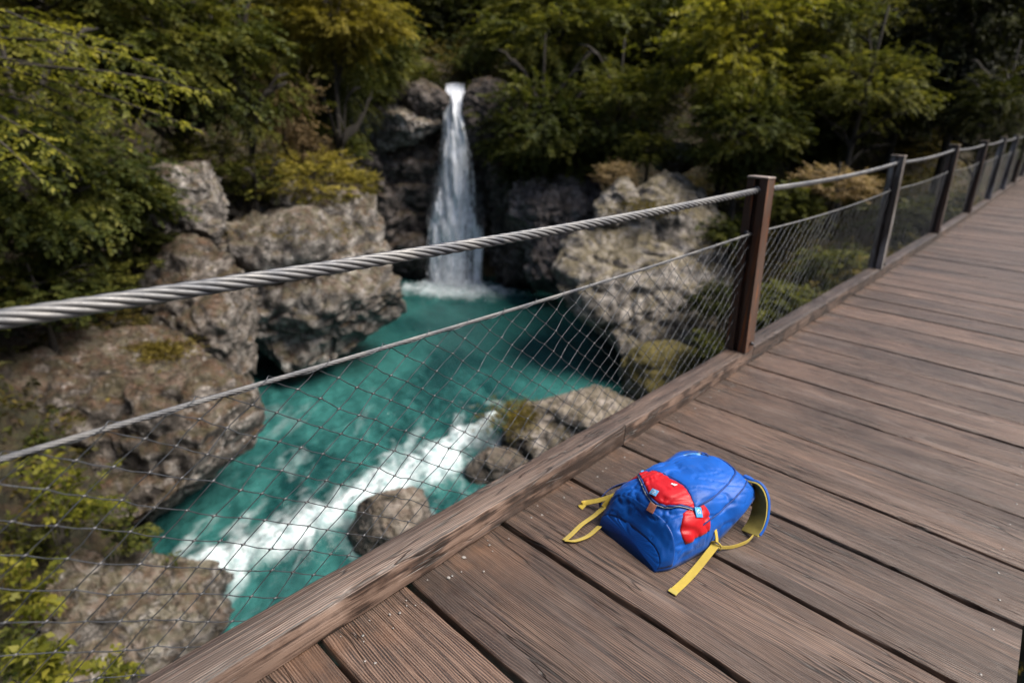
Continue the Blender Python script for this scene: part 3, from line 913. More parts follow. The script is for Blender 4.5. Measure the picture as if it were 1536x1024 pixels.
def tree(name, label, px, py, d, rpx, kind, mat, cat='tree', ry=1.0, bark='bark', group=None, tk=None, no_trunk=False, rot=None):
    c = P(px, py, d); rad = rpx * d / F_PX
    gz_ = float(terrain_h(c[0], c[1])) - .15
    hgt = c[2] - gz_
    if cat == 'shrub' and hgt > rad * 1.1:      # rooted on the rocks, not on the slope below them
        hgt = rad * 1.1; gz_ = c[2] - hgt
    if hgt < rad * .45: hgt = rad * .45; gz_ = c[2] - hgt
    root = empty(name, (c[0], c[1], gz_))
    tag(root, label, cat, group)
    cr = link('crown' if cat == 'tree' else 'foliage', crown_mesh(kind, mat), root, (0, 0, hgt))
    cr.scale = (rad, rad, rad * ry); cr.rotation_euler = (rt.uniform(-.12, .12), rt.uniform(-.12, .12), rt.uniform(0, 6.28) if rot is None else rot)
    tm = link('trunk' if cat == 'tree' else 'stem', trunk_mesh(tk or rt.choice('abcd'), bark), root, (0, 0, 0))
    w = max(.6, min(rad * 1.0, 2.6))
    tm.scale = (w, w, hgt); tm.rotation_euler = (0, 0, rt.uniform(0, 6.28))
    return root


# ---- trees and shrubs
TREES = [
    # left slope, far to near
    ('broadleaf_tree', 'dark olive tree on the left slope behind the overhanging yellow branch', 250, 60, 14.5, 150, 'broad1', 'leaf_green', 1.0),
    ('broadleaf_tree', 'shady green tree filling the left edge below the yellow branch', 40, 270, 10.5, 165, 'broad2', 'leaf_green', 1.0),
    ('broadleaf_tree', 'olive tree in the top left corner', 60, 10, 12.5, 180, 'broad3', 'leaf_olive', .8),
    ('broadleaf_tree', 'golden tree above the pale dry shrub left of the waterfall', 500, 20, 17.5, 105, 'broad2', 'leaf_gold', .8),
    ('broadleaf_tree', 'thin stemmed olive tree above the upper left rock face', 365, 120, 15.5, 95, 'airy', 'leaf_olive', 1.1),
    ('fir_tree', 'dark green fir left of the pale cliff ledge', 505, 130, 21, 72, 'fir', 'leaf_dark', 1.1),
    ('broadleaf_tree', 'green tree between the golden tree and the waterfall', 560, 80, 24, 72, 'broad1', 'leaf_green', 1.1),
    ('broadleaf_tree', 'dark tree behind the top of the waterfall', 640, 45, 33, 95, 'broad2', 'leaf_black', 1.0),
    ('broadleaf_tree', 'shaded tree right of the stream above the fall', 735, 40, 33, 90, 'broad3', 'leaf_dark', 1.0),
    # centre right
    ('broadleaf_tree', 'large olive tree above the cliff right of the waterfall', 840, 50, 26, 118, 'broad1', 'leaf_olive', .95),
    ('broadleaf_tree', 'green tree hanging low over the cliff right of the waterfall', 815, 200, 24.5, 90, 'broad2', 'leaf_green', 1.0),
    ('broadleaf_tree', 'leafy tree between the cliff and the pale right bank boulder', 930, 175, 23.5, 82, 'broad3', 'leaf_green', 1.05),
    ('broadleaf_tree', 'grey green tree at top centre right behind the bright one', 985, 55, 27, 90, 'broad2', 'leaf_dark', 1.0),
    ('broadleaf_tree', 'bright yellow green tree above the pale right bank boulder', 1110, 80, 20, 105, 'broad1', 'leaf_lime', 1.25),
    ('broadleaf_tree', 'olive tree behind the second bridge post', 1235, 60, 21, 125, 'broad3', 'leaf_olive', 1.0),
    ('broadleaf_tree', 'slim trunked tree with a sunlit level branch near the far posts', 1300, 130, 18, 95, 'airy', 'leaf_olive', .8),
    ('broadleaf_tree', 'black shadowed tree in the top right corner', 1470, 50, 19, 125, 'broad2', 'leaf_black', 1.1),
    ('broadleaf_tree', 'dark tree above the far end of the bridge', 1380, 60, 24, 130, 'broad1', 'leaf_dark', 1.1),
    ('fir_tree', 'low dark fir reaching over the far end of the handrail', 1500, 165, 17, 78, 'fir', 'leaf_dark', .8),
    ('broadleaf_tree', 'green understorey tree behind the first bridge post', 1120, 200, 19, 85, 'broad2', 'leaf_green', .9),
    ('broadleaf_tree', 'dim tree in the middle of the right wood', 1230, 190, 21, 90, 'broad3', 'leaf_dark', .9),
]
for nm, lb, px, py, d, r_px, kd, mt, ry in TREES:
    tree(nm, lb, px, py, d, r_px, kd, mt, 'tree', ry)
SHRUBS = [
    ('golden_shrub', 'golden shrub on top of the huge overhanging boulder', 475, 268, 17.0, 72, 'wisp', 'leaf_gold', .75),
    ('golden_shrub', 'yellow shrub at the right end of the overhanging boulder top', 535, 275, 17.6, 36, 'wisp', 'leaf_gold', .7),
    ('shrub', 'olive shrub in the gap between the upper rock face and the overhanging boulder', 395, 268, 17.0, 62, 'wisp', 'leaf_olive', .8),
    ('dry_shrub', 'pale tan dry shrub below the golden tree', 425, 165, 17.2, 58, 'wisp', 'leaf_dry', 1.3),
    ('dry_shrub', 'low brown dry shrub beside the dark fir', 465, 225, 19.0, 40, 'wisp', 'leaf_dry', .8),
    ('shrub', 'pale olive shrub at the right of the waterfall lip', 742, 150, 26.6, 48, 'wisp', 'leaf_olive', .8),
    ('shrub', 'grey green shrub hanging on the buttress right of the waterfall', 795, 250, 25.4, 48, 'bush1', 'leaf_green', 1.0),
    ('shrub', 'dark green shrub on the mauve blocks', 880, 235, 24, 52, 'bush2', 'leaf_green', .8),
    ('golden_shrub', 'straw coloured tuft on the pale right bank boulder', 925, 262, 20.0, 32, 'wisp', 'leaf_dry', .8),
    ('shrub', 'brown green shrub on the left cliff ledge', 580, 140, 27.4, 46, 'bush1', 'leaf_dark', .7),
    ('shrub', 'olive shrub right of the wedge of grey rock', 1092, 250, 19.5, 42, 'bush1', 'leaf_olive', .9),
    ('dry_shrub', 'brown dry shrub behind the thick cable at the second post', 1255, 275, 16.5, 62, 'wisp', 'leaf_dry', .5),
    ('shrub', 'green shrub left of the first post on the right bank', 1098, 350, 17.6, 40, 'bush2', 'leaf_green', 1.0),
    ('shrub', 'fern green shrub seen through the net right of the first post', 1190, 460, 14.0, 75, 'bush2', 'leaf_olive', .7),
    ('shrub', 'green shrub seen through the net before the second post', 1260, 400, 15.5, 70, 'bush1', 'leaf_green', .7),
    ('shrub', 'dark shrub under the far bridge panels', 1390, 330, 17, 80, 'bush2', 'leaf_dark', .8),
    ('shrub', 'olive shrub just behind the top of the first post', 1180, 300, 17, 60, 'bush1', 'leaf_olive', .8),
    ('shrub', 'dark shrub in the hollow above the moss dome', 1085, 450, 16.2, 48, 'bush2', 'leaf_dark', .9),
    ('shrub', 'mossy green shrub at the foot of the first post', 1075, 520, 14.5, 40, 'bush1', 'leaf_green', .8),
    ('shrub', 'shady green shrub at the left edge under the thick cable end', 60, 440, 10.0, 95, 'bush1', 'leaf_green', .7),
    ('shrub', 'drooping green shrub left of the upper left rock face', 165, 300, 11.8, 85, 'bush2', 'leaf_green', .9),
    ('shrub', 'low olive shrub on the back of the pebbly boulder at the left edge', 45, 520, 11.0, 75, 'bush2', 'leaf_under', .6),
    ('shrub', 'small brown green shrub on top of the pebbly boulder below the cable', 165, 480, 12.2, 55, 'wisp', 'leaf_under', .6),
    ('shrub', 'green shrub at the foot of the slope left of the yellow green leafy plant', 15, 720, 9.2, 60, 'bush1', 'leaf_green', .7),
    ('shrub', 'dark shrub left of the waterfall lip', 632, 128, 26.2, 36, 'bush1', 'leaf_dark', .8),
    ('shrub', 'green shrub above the waterfall lip on its right', 712, 95, 28.0, 40, 'bush2', 'leaf_green', .9),
    ('shrub', 'dim shrub above the pale cliff ledge', 585, 110, 28.0, 60, 'bush2', 'leaf_green', .9),
    ('shrub', 'olive shrub left of the wedge of grey rock', 975, 222, 21.0, 46, 'bush1', 'leaf_olive', .8),
    ('shrub', 'tangled olive shrub above the tall brown left rock', 300, 235, 15.5, 62, 'wisp', 'leaf_olive', .7),
    ('shrub', 'shrub in the shade between the golden shrub and the dark fir', 500, 215, 20.0, 52, 'bush1', 'leaf_green', .9),
    ('shrub', 'rusty shrub over the left pebbly boulder', 120, 410, 11.6, 70, 'wisp', 'leaf_olive', .6),
    ('shrub', 'dark shrub hanging above the tall brown left rock', 195, 365, 12.8, 62, 'bush2', 'leaf_dark', .7),
]
for nm, lb, px, py, d, r_px, kd, mt, ry in SHRUBS:
    tree(nm, lb, px, py, d, r_px, kd, mt, 'shrub', ry)


# ---- overhanging branch from the left and big-leaved plants in front
def spray_object(name, tips, parent, mat, leaf, nleaf, seed, droop=.2, aspect=.5, per=1, spread=.0, bark='bark', rad=.01):
    """tips: list of polylines; leaves along each"""
    r = np.random.default_rng(seed)
    O = []; D = []; Ls = []
    mb = MB()
    for pl in tips:
        pl = [np.asarray(p, float) for p in pl]
        seg = catmull(pl, 6)
        mb.tube(seg, [rad * (1 - .85 * i / (len(seg) - 1)) for i in range(len(seg))], 5)
        for i in range(len(seg) // 4, len(seg) - 1):
            tg = seg[min(i + 1, len(seg) - 1)] - seg[i - 1]
            tg /= np.linalg.norm(tg)
            sd = np.cross(tg, [0, 0, 1]); sd /= np.linalg.norm(sd) + 1e-9
            for k in range(per):
                s = 1 if (i + k) % 2 else -1
                d = tg * r.uniform(.3, .9) + sd * s * r.uniform(.3, .9) + np.array([0, 0, r.normal() * spread - .1])
                O.append(seg[i]); D.append(d); Ls.append(r.uniform(.5, 1.1))
    O = np.array(O); D = np.array(D); Ls = np.array(Ls)
    return mb, O, D, Ls


def leafy_plant(name, label, tips, mat, leaf, nleaf, twig, seed, cat, per=2, rad=.012, spread=.25, droop=.2, aspect=.5):
    base = np.asarray(tips[0][0], float)
    root = empty(name, tuple(base)); tag(root, label, cat)
    mb, O, D, Ls = spray_object(name, tips, root, mat, leaf, nleaf, seed, rad=rad, per=per, spread=spread)
    V, F, lr, sr = spray_leaves(O, D, Ls * twig, nleaf, leaf, seed + 1, droop, aspect, .8)
    link('foliage' if cat != 'tree' else 'crown', mesh_np('foliage', V - base, F, M[mat], False, {'lr': lr, 'sr': sr}), root)
    mb.v = [tuple(np.array(v) - base) for v in mb.v]
    mb.build('stem' if cat != 'tree' else 'limb', M['bark'], root, True)
    return root


# limbs of the tree standing outside the frame at the left
B0 = P(-230, 60, 7.6)
gB = np.array([B0[0], B0[1], float(terrain_h(B0[0], B0[1])) - .1])
tips = []
r_ = random.Random(2)
for (a, b) in [((-20, 58), (150, 110)), ((-40, 80), (250, 150)), ((-30, 95), (300, 195)), ((0, 110), (210, 200)), ((-50, 40), (200, 70)), ((-40, 130), (160, 205)), ((-30, 20), (120, 60)), ((60, 100), (320, 140)), ((40, 60), (270, 110)), ((-60, 150), (110, 240)), ((-60, 170), (60, 270))]:
    d0 = 7.4 + r_.uniform(-.3, .3); d1 = 7.0 + r_.uniform(-.6, .8)
    p0 = B0 + (P(a[0], a[1], d0) - B0) * .25
    tips.append([B0 + np.array([0, 0, r_.uniform(-.3, .3)]), P(a[0], a[1], d0), P((a[0] + b[0]) / 2, (a[1] + b[1]) / 2 - 8, (d0 + d1) / 2), P(b[0], b[1], d1)])
ov = leafy_plant('beech_tree', 'beech with yellow green leaves reaching in from the left edge', tips, 'leaf_lime', .085, 8, .36, 77, 'tree', per=2, rad=.035, spread=.3)
mb = MB(); mb.tube([gB - B0, (gB - B0) * .5 + np.array([.1, .05, 0]), np.zeros(3), np.array([.05, .1, 2.2])], [.17, .13, .10, .05], 10)
mb.build('trunk', M['bark'], ov, True)

for nm, lb, ct, d, n_, spreadpx, mat, leaf, seed in [
        ('leafy_plant', 'yellow green leafy plant in front of the big pebbly boulder', (95, 735), 7.6, 15, (110, 75), 'leaf_lime', .095, 91),
        ('leafy_plant', 'dim leafy plant at the right of the yellow green one under the pebbly boulder', (180, 790), 8.2, 9, (60, 50), 'leaf_green', .09, 92),
        ('leafy_plant', 'yellow green plant at the left edge beside the small pale stone', (30, 880), 7.0, 11, (60, 60), 'leaf_lime', .10, 93),
        ('leafy_plant', 'dim green plant at the left edge just below the thin cable', (20, 650), 8.6, 12, (80, 60), 'leaf_green', .09, 96),
        ('leafy_plant', 'olive plant left of the small pale stone', (40, 810), 7.8, 12, (70, 50), 'leaf_olive', .09, 97),
        ('leafy_plant', 'green plant growing over the back of the bottom left boulder', (190, 830), 8.9, 12, (80, 40), 'leaf_green', .085, 98),
        ('leafy_plant', 'dark plant in the bottom left corner under the net', (30, 985), 6.4, 12, (70, 55), 'leaf_green', .085, 99),
        ('leafy_plant', 'bright sprig with broad leaves at the bottom edge left of the kerb beam', (75, 1010), 4.6, 7, (50, 40), 'leaf_lime', .095, 94),
        ('leafy_plant', 'small bright sprig at the bottom edge beside the kerb beam', (175, 1010), 4.8, 5, (36, 34), 'leaf_lime', .065, 95)]:
    r_ = random.Random(seed)
    c = P(ct[0], ct[1] + spreadpx[1], d)
    tips = []
    for k in range(n_):
        q = P(ct[0] + r_.uniform(-1, 1) * spreadpx[0], ct[1] + r_.uniform(-1, .5) * spreadpx[1], d + r_.uniform(-.4, .4))
        tips.append([c + np.array([r_.uniform(-.1, .1), r_.uniform(-.1, .1), 0]), (c + q) / 2 + np.array([0, 0, .12]), q])
    leafy_plant(nm, lb, tips, mat, leaf, 5, .16, seed, 'plant', per=1, rad=.008, spread=.2, aspect=.6)

# ---- moss and grass tufts on rocks
for nm, lb, px, py, d, w_, seed in [('moss_tuft', 'yellow grassy tuft on the left side of the mossy river boulder', 775, 615, 13.6, 48, 1), ('moss_tuft', 'low yellow moss over the right side of the mossy river boulder', 880, 645, 13.7, 40, 2),
        ('moss_tuft', 'rusty moss cushion on the left part of the pebbly boulder', 120, 545, 10.4, 80, 3), ('moss_tuft', 'olive moss cushion near the top of the pebbly boulder under the thick cable', 235, 515, 10.9, 45, 4),
        ('moss_tuft', 'yellow grass hanging over the front of the huge overhanging boulder', 455, 330, 15.6, 70, 5), ('moss_tuft', 'straw coloured grass on the pale right bank boulder', 975, 300, 17.9, 50, 6)]:
    r_ = np.random.default_rng(seed)
    n_ = 420
    c = P(px, py, d); s = w_ * d / F_PX
    o_ = np.stack([r_.normal(size=n_) * .45 * s, r_.normal(size=n_) * .45 * s, -abs(r_.normal(size=n_)) * .12 * s - .1], 1)
    dr = o_ * .8 + np.array([0, 0, .5]) + r_.normal(size=(n_, 3)) * .2
    V, F, lr, sr = spray_leaves(o_, dr, r_.uniform(.10, .26, n_), 5, .10, seed, .3, .22, .5)
    tag(link(nm, mesh_np(nm, V, F, M['moss'], False, {'lr': lr, 'sr': sr}), None, c), lb, 'moss')

# ---- undergrowth: leaves nobody could count, over the slopes
r_ = np.random.default_rng(55)
n_ = 62000
u_ = r_.uniform(3, 46, n_); v_ = r_.uniform(-26, 38, n_)
x_, y_ = xy_of(u_, v_); h_ = terrain_h(x_, y_)
keep = (h_ > -5.4) & (np.abs(v_) < 3.5 + u_ * 1.05)
keep &= ~((np.abs(x_ + .4) < 1.9) & (h_ > -1.2))
dens = fbm(np.stack([x_ * .5, y_ * .5, 0 * x_], 1), 3, 12)
keep &= dens > -.6
x_, y_, h_, dens = x_[keep], y_[keep], h_[keep], dens[keep]
m_ = len(x_)
O = np.stack([x_, y_, h_ + r_.uniform(-.05, .75, m_) * (.6 + .8 * np.clip(dens + .5, 0, 1))], 1)
D = r_.normal(size=(m_, 3)); D[:, 2] = abs(D[:, 2]) * .35 + .1
D += -UH * .5
V, F, lr, sr = spray_leaves(O, D, r_.uniform(.35, .85, m_), 9, .13, 56, .3, .5, .6, np.clip(.45 + .5 * dens + r_.normal(size=m_) * .15, 0, 1))
tag(link('undergrowth', mesh_np('undergrowth', V, F, M['leaf_under'], False, {'lr': lr, 'sr': sr})), 'tangled dark undergrowth covering the slopes between the trees', 'undergrowth', kind='stuff')

# ---- far wood as one mass, plus unseen crowns added to block light
VV = []; FF = []; LRr = []; SRr = []; b_ = 0
crown_mesh('broad1', 'leaf_dark'); crown_mesh('broad2', 'leaf_dark'); crown_mesh('broad3', 'leaf_dark')
r_ = np.random.default_rng(9)
spots = []
for u0, v0, v1, st_, zr in [(38, -30, 34, 3.6, (4, 12)), (44, -34, 40, 4.2, (7, 18)), (33, 8, 30, 3.6, (2.5, 8)), (31, -26, -8, 3.4, (5, 12)), (24, -24, -12, 3.2, (3.5, 9)), (28, 20, 34, 3.6, (2, 8))]:
    for v0_ in np.arange(v0, v1, st_):
        for zz in np.arange(zr[0], zr[1], 3.2):
            spots.append((u0 + r_.normal() * 1.0, v0_ + r_.normal() * .8, zz - 2 + r_.normal() * .6))
for xw in np.arange(-16, 18, 4.2):  # unseen near-bank crowns behind the camera, added to block sky light
    for yw in (-9.5, -13.5):
        for zz in (1.5, 5.0, 8.5):
            spots.append((*uv_of(xw + r_.normal() * .8, yw + r_.normal() * .8), zz + r_.normal() * .5))
for yw in np.arange(-4, 26, 4.0):  # unseen crowns right of the bridge, added to deepen the shade
    for zz in (-3.5, -.5):
        spots.append((*uv_of(10.5 + r_.normal() * .8, yw + r_.normal() * .8), zz))
for i, (u0, v0, zz) in enumerate(spots):
    x0, y0 = xy_of(u0, v0)
    if abs(x0 + .4) < 4.0 and y0 < 36 and zz < 4.5: continue
    (V, F, lr, sr), O = CROWN[('broad1', 'broad2', 'broad3')[i % 3]]
    pick = r_.random(len(F)) < .5
    Fk = F[pick]; Vk = V[Fk.ravel()]
    a = r_.uniform(0, 6.28); s = r_.uniform(2.0, 2.9)
    # fewer, larger leaves at this distance
    cen = Vk.reshape(-1, 4, 3).mean(1, keepdims=True)
    Vk = (cen + (Vk.reshape(-1, 4, 3) - cen) * 1.5).reshape(-1, 3)
    ca, sa = math.cos(a), math.sin(a)
    Vr = np.stack([Vk[:, 0] * ca - Vk[:, 1] * sa, Vk[:, 0] * sa + Vk[:, 1] * ca, Vk[:, 2]], 1) * s + np.array([x0, y0, zz])
    VV.append(Vr); FF.append(np.arange(len(Vr)).reshape(-1, 4) + b_); b_ += len(Vr)
    LRr.append(lr[Fk.ravel()]); SRr.append(np.clip(sr[Fk.ravel()] * .8 + r_.normal() * .12, 0, 1))
tag(link('far_wood_and_blockers', mesh_np('far_wood_and_blockers', np.concatenate(VV), np.concatenate(FF), M['leaf_far'], False, {'lr': np.concatenate(LRr), 'sr': np.concatenate(SRr)})), 'dark mass of the far hillside wood with unseen crowns added behind and right of the viewer to block light', 'forest', kind='stuff')

# ------------------------------------------------------------------ footbridge
A_SAG = .000487


def deck_z(y): return A_SAG * max(y, 0) ** 2


bridge = empty('footbridge', (0, 0, 0))
tag(bridge, 'weathered brown plank footbridge running from the bottom edge to the far right', 'bridge')
XK = -1.105
seam_y = [-.95, -.62, -.28, .06, .30, .524, .813, 1.223, 1.608, 1.983, 2.30, 2.661, 3.043]
rp = random.Random(4)
y = seam_y[-1]
while y < 36:
    y += rp.uniform(.30, .40); seam_y.append(y)
split_at = {6: .52, 8: .60, 10: .5, 11: .48}
for i in range(len(seam_y) - 1):
    y0, y1 = seam_y[i], seam_y[i + 1]
    parts = [(y0, y1)]
    pid = rp.random()
    gap = rp.uniform(.012, .021) if y0 < 12 else .014
    x0 = XK - .055; x1 = .262 + rp.uniform(-.004, .004)
    ya, yb = y0 + gap * .5, y1 - gap * .5
    zt = rp.uniform(-.0035, .0015)
    tilt = rp.uniform(-.003, .003)
    nx = 46 if y0 < 4 else 10
    V = []; prof = [(0, -.045), (0, -.006), (.0022, -.0016), (.007, 0), (.25, None), (.5, None), (.75, None), (-.007, 0), (-.0022, -.0016), (-.00001, -.006), (-.00001, -.045)]
    xs = np.linspace(x0, x1, nx)
    n1 = fbm(np.stack([xs * 5, xs * 0 + i * 3.7, xs * 0], 1), 3, 2) * .0022
    n2 = fbm(np.stack([xs * 5, xs * 0 + i * 3.7 + 50, xs * 0], 1), 3, 2) * .0022
    ch = np.maximum(0, fbm(np.stack([xs * 14, xs * 0 + i * 2.1, xs * 0], 1), 3, 6) - .45) * .012
    wz = fbm(np.stack([xs * 1.5, xs * 0 + i * 1.3, xs * 0], 1), 2, 8) * .0018
    for k, x in enumerate(xs):
        for (f, z_) in prof:
            if z_ is None:
                yy = ya + (yb - ya) * f; z_ = .0007 * math.sin(f * 9 + i)
            elif f < 0 or (f == -.00001): yy = yb + (f if f < -.001 else 0) + n2[k] - ch[k]
            else: yy = ya + f + n1[k]
            V.append((x, yy, z_ + zt + wz[k] + tilt * (yy - (ya + yb) / 2) / .15 * .5))
    m = len(prof)
    F = [tuple(q) for q in grid_faces(nx, m)[:, ::-1]]
    F += [tuple(range(m)), tuple(range((nx - 1) * m + m - 1, (nx - 1) * m - 1, -1)), ]
    for k in range(nx - 1):
        F.append((k * m, k * m + m - 1, (k + 1) * m + m - 1, (k + 1) * m)[::-1])
    yc = (ya + yb) / 2
    o = link('plank', mesh_np('plank', V, F, M['plank'], True, {'pid': [pid] * len(V)}), bridge, (0, 0, deck_z(yc)))
    o.data.set_sharp_from_angle(angle=math.radians(55)) if hasattr(o.data, 'set_sharp_from_angle') else None

# stringers under the planks
for xx in (-1.0, -.42, .16):
    mb = MB()
    for y in np.arange(-1.2, 36, 1.2):
        z0 = deck_z(y); z1 = deck_z(y + 1.2)
        mb.add([(xx - .05, y, z0 - .25), (xx + .05, y, z0 - .25), (xx + .05, y + 1.2, z1 - .25), (xx - .05, y + 1.2, z1 - .25), (xx - .05, y, z0 - .056), (xx + .05, y, z0 - .056), (xx + .05, y + 1.2, z1 - .056), (xx - .05, y + 1.2, z1 - .056)],
               [(0, 3, 2, 1), (4, 5, 6, 7), (1, 2, 6, 5), (3, 0, 4, 7)])
    mb.build('stringer', M['beam'], bridge, attrs={'pid': [.3] * len(mb.v)})


# kerb beams
def kerb(x0, x1, y0, y1, z0, z1, pid, seed):
    ny = max(4, int((y1 - y0) / .035)) if y0 < 4 else max(4, int((y1 - y0) / .4))
    ys = np.linspace(y0, y1, ny)
    c = .008
    prof = [(x0, z0), (x0, z1 - c), (x0 + c * .4, z1 - c * .3), (x0 + c, z1), (x0 * .66 + x1 * .34, z1 + .0006), (x0 * .34 + x1 * .66, z1 + .0006), (x1 - c, z1), (x1 - c * .3, z1 - c * .4), (x1, z1 - c), (x1, z0)]
    m = len(prof); V = []
    nn = fbm(np.stack([ys * 9, ys * 0 + seed, ys * 0], 1), 4, seed)
    chip = np.maximum(0, fbm(np.stack([ys * 4.5, ys * 0 + seed, ys * 0], 1), 4, seed + 3) - .35)
    chl = np.maximum(0, fbm(np.stack([ys * 5.5, ys * 0 + seed + 7, ys * 0], 1), 4, seed + 5) - .4)
    wob = fbm(np.stack([ys * 1.2, ys * 0 + seed, ys * 0], 1), 2, seed + 9)
    for k, y in enumerate(ys):
        zz = deck_z(y)
        for j, (x, z) in enumerate(prof):
            dx = .0015 * nn[k] + .002 * wob[k]; dz = .0012 * wob[k]
            if j in (6, 7): dx -= .020 * chip[k]; dz -= .012 * chip[k] * (j == 7)
            if j in (2, 3): dx += .018 * chl[k]; dz -= .008 * chl[k]
            V.append((x + dx, y, z + dz + zz))
    F = [tuple(q) for q in grid_faces(ny, m)]
    F += [tuple(range(m))[::-1], tuple(range((ny - 1) * m, ny * m))]
    me = mesh_np('kerb_beam', V, F, M['beam'], True, {'pid': [pid] * len(V)})
    bm = bmesh.new(); bm.from_mesh(me); bmesh.ops.recalc_face_normals(bm, faces=bm.faces); bm.to_mesh(me); bm.free()
    o = link('kerb_beam', me, bridge)
    if hasattr(me, 'set_sharp_from_angle'): me.set_sharp_from_angle(angle=math.radians(50))
    return o


YJ = float(G(925, 632, .1)[1])
ks = [-1.1, YJ - .002, 3.42, 6.9, 10.2, 13.6, 17, 20.4, 23.8, 27.2, 30.6, 36]
for i in range(len(ks) - 1):
    kerb(-1.212, XK - .001, ks[i] + .002, ks[i + 1] - .002, .004, .1 + (.0 if i % 2 else .003), .13 + .29 * i % 1, 3 + i)
kerb(.30, .41, -1.1, 36, -.12, .012, .77, 41)

# nail heads near the kerb
NAILS = []
for i in range(5, len(seam_y) - 1):
    if seam_y[i] > 6.5: break
    for f in (.25, .74):
        NAILS.append((XK + .055 + rp.uniform(-.012, .012), seam_y[i] + (seam_y[i + 1] - seam_y[i]) * (f + rp.uniform(-.06, .06))))
        NAILS.append((.20 + rp.uniform(-.012, .012), seam_y[i] + (seam_y[i + 1] - seam_y[i]) * (f + rp.uniform(-.06, .06))))
for g in NAILS:
    mb = MB()
    n_ = 10
    R_ = .0042
    mb.add([(R_ * math.cos(6.283 * k / n_), R_ * math.sin(6.283 * k / n_), 0) for k in range(n_)] + [(R_ * .7 * math.cos(6.283 * k / n_), R_ * .7 * math.sin(6.283 * k / n_), .0016) for k in range(n_)],
           [(k, (k + 1) % n_, n_ + (k + 1) % n_, n_ + k) for k in range(n_)] + [tuple(range(n_, 2 * n_))])
    mb.build('nail', M['nail'], bridge, True, loc=(g[0], g[1], deck_z(g[1]) + .0015))


# stone chips scattered along the kerb
def chip(px, py, s, label, group=None, seed=0):
    g = G(px, py, .002)
    bm = bmesh.new(); bmesh.ops.create_icosphere(bm, subdivisions=2, radius=1.0)
    r = random.Random(seed); ax = (s * r.uniform(.8, 1.3), s * r.uniform(.7, 1.0), s * r.uniform(.35, .6))
    for v in bm.verts:
        k = 1 + .22 * math.sin(3 * v.co.x + seed) * math.cos(4 * v.co.y + seed * 2)
        v.co = Vector((v.co.x * ax[0] * k, v.co.y * ax[1] * k, max(v.co.z, -.5) * ax[2] * k))
    me = bpy.data.meshes.new('stone_chip'); bm.to_mesh(me); bm.free(); me.materials.append(M['chip'])
    o = link('stone_chip', me, None, (g[0], g[1], deck_z(g[1]) + ax[2] * .45)); o.rotation_euler = (0, 0, r.uniform(0, 6.28))
    tag(o, label, 'pebble', group)


chip(673, 866, .006, 'white rounded pebble near the end of a plank in front of the kerb beam', None, 1)
chip(696, 835, .0055, 'jagged white stone chip above the rounded pebble beside the kerb beam', None, 2)
chip(813, 772, .005, 'pale stone chip on the dirty plank end left of the backpack', None, 3)
r_ = random.Random(8)
for k in range(46):
    yy = r_.choice([r_.uniform(.35, .8), r_.uniform(.8, 1.6), r_.uniform(1.6, 3.0)])
    xx = XK + .012 + abs(r_.gauss(0, .07))
    d = np.array([xx, yy, 0]) - CAM
    zz = d @ FW; px = 768 + F_PX * (d @ RT) / zz; py = 512 - F_PX * (d @ UP) / zz
    if min(abs(yy - s_) for s_ in seam_y) < .012: continue
    chip(px, py, r_.uniform(.0015, .0038), 'tiny grey stone chip lying on the planks beside the kerb beam', 'tiny stone chips along the kerb beam', 10 + k)

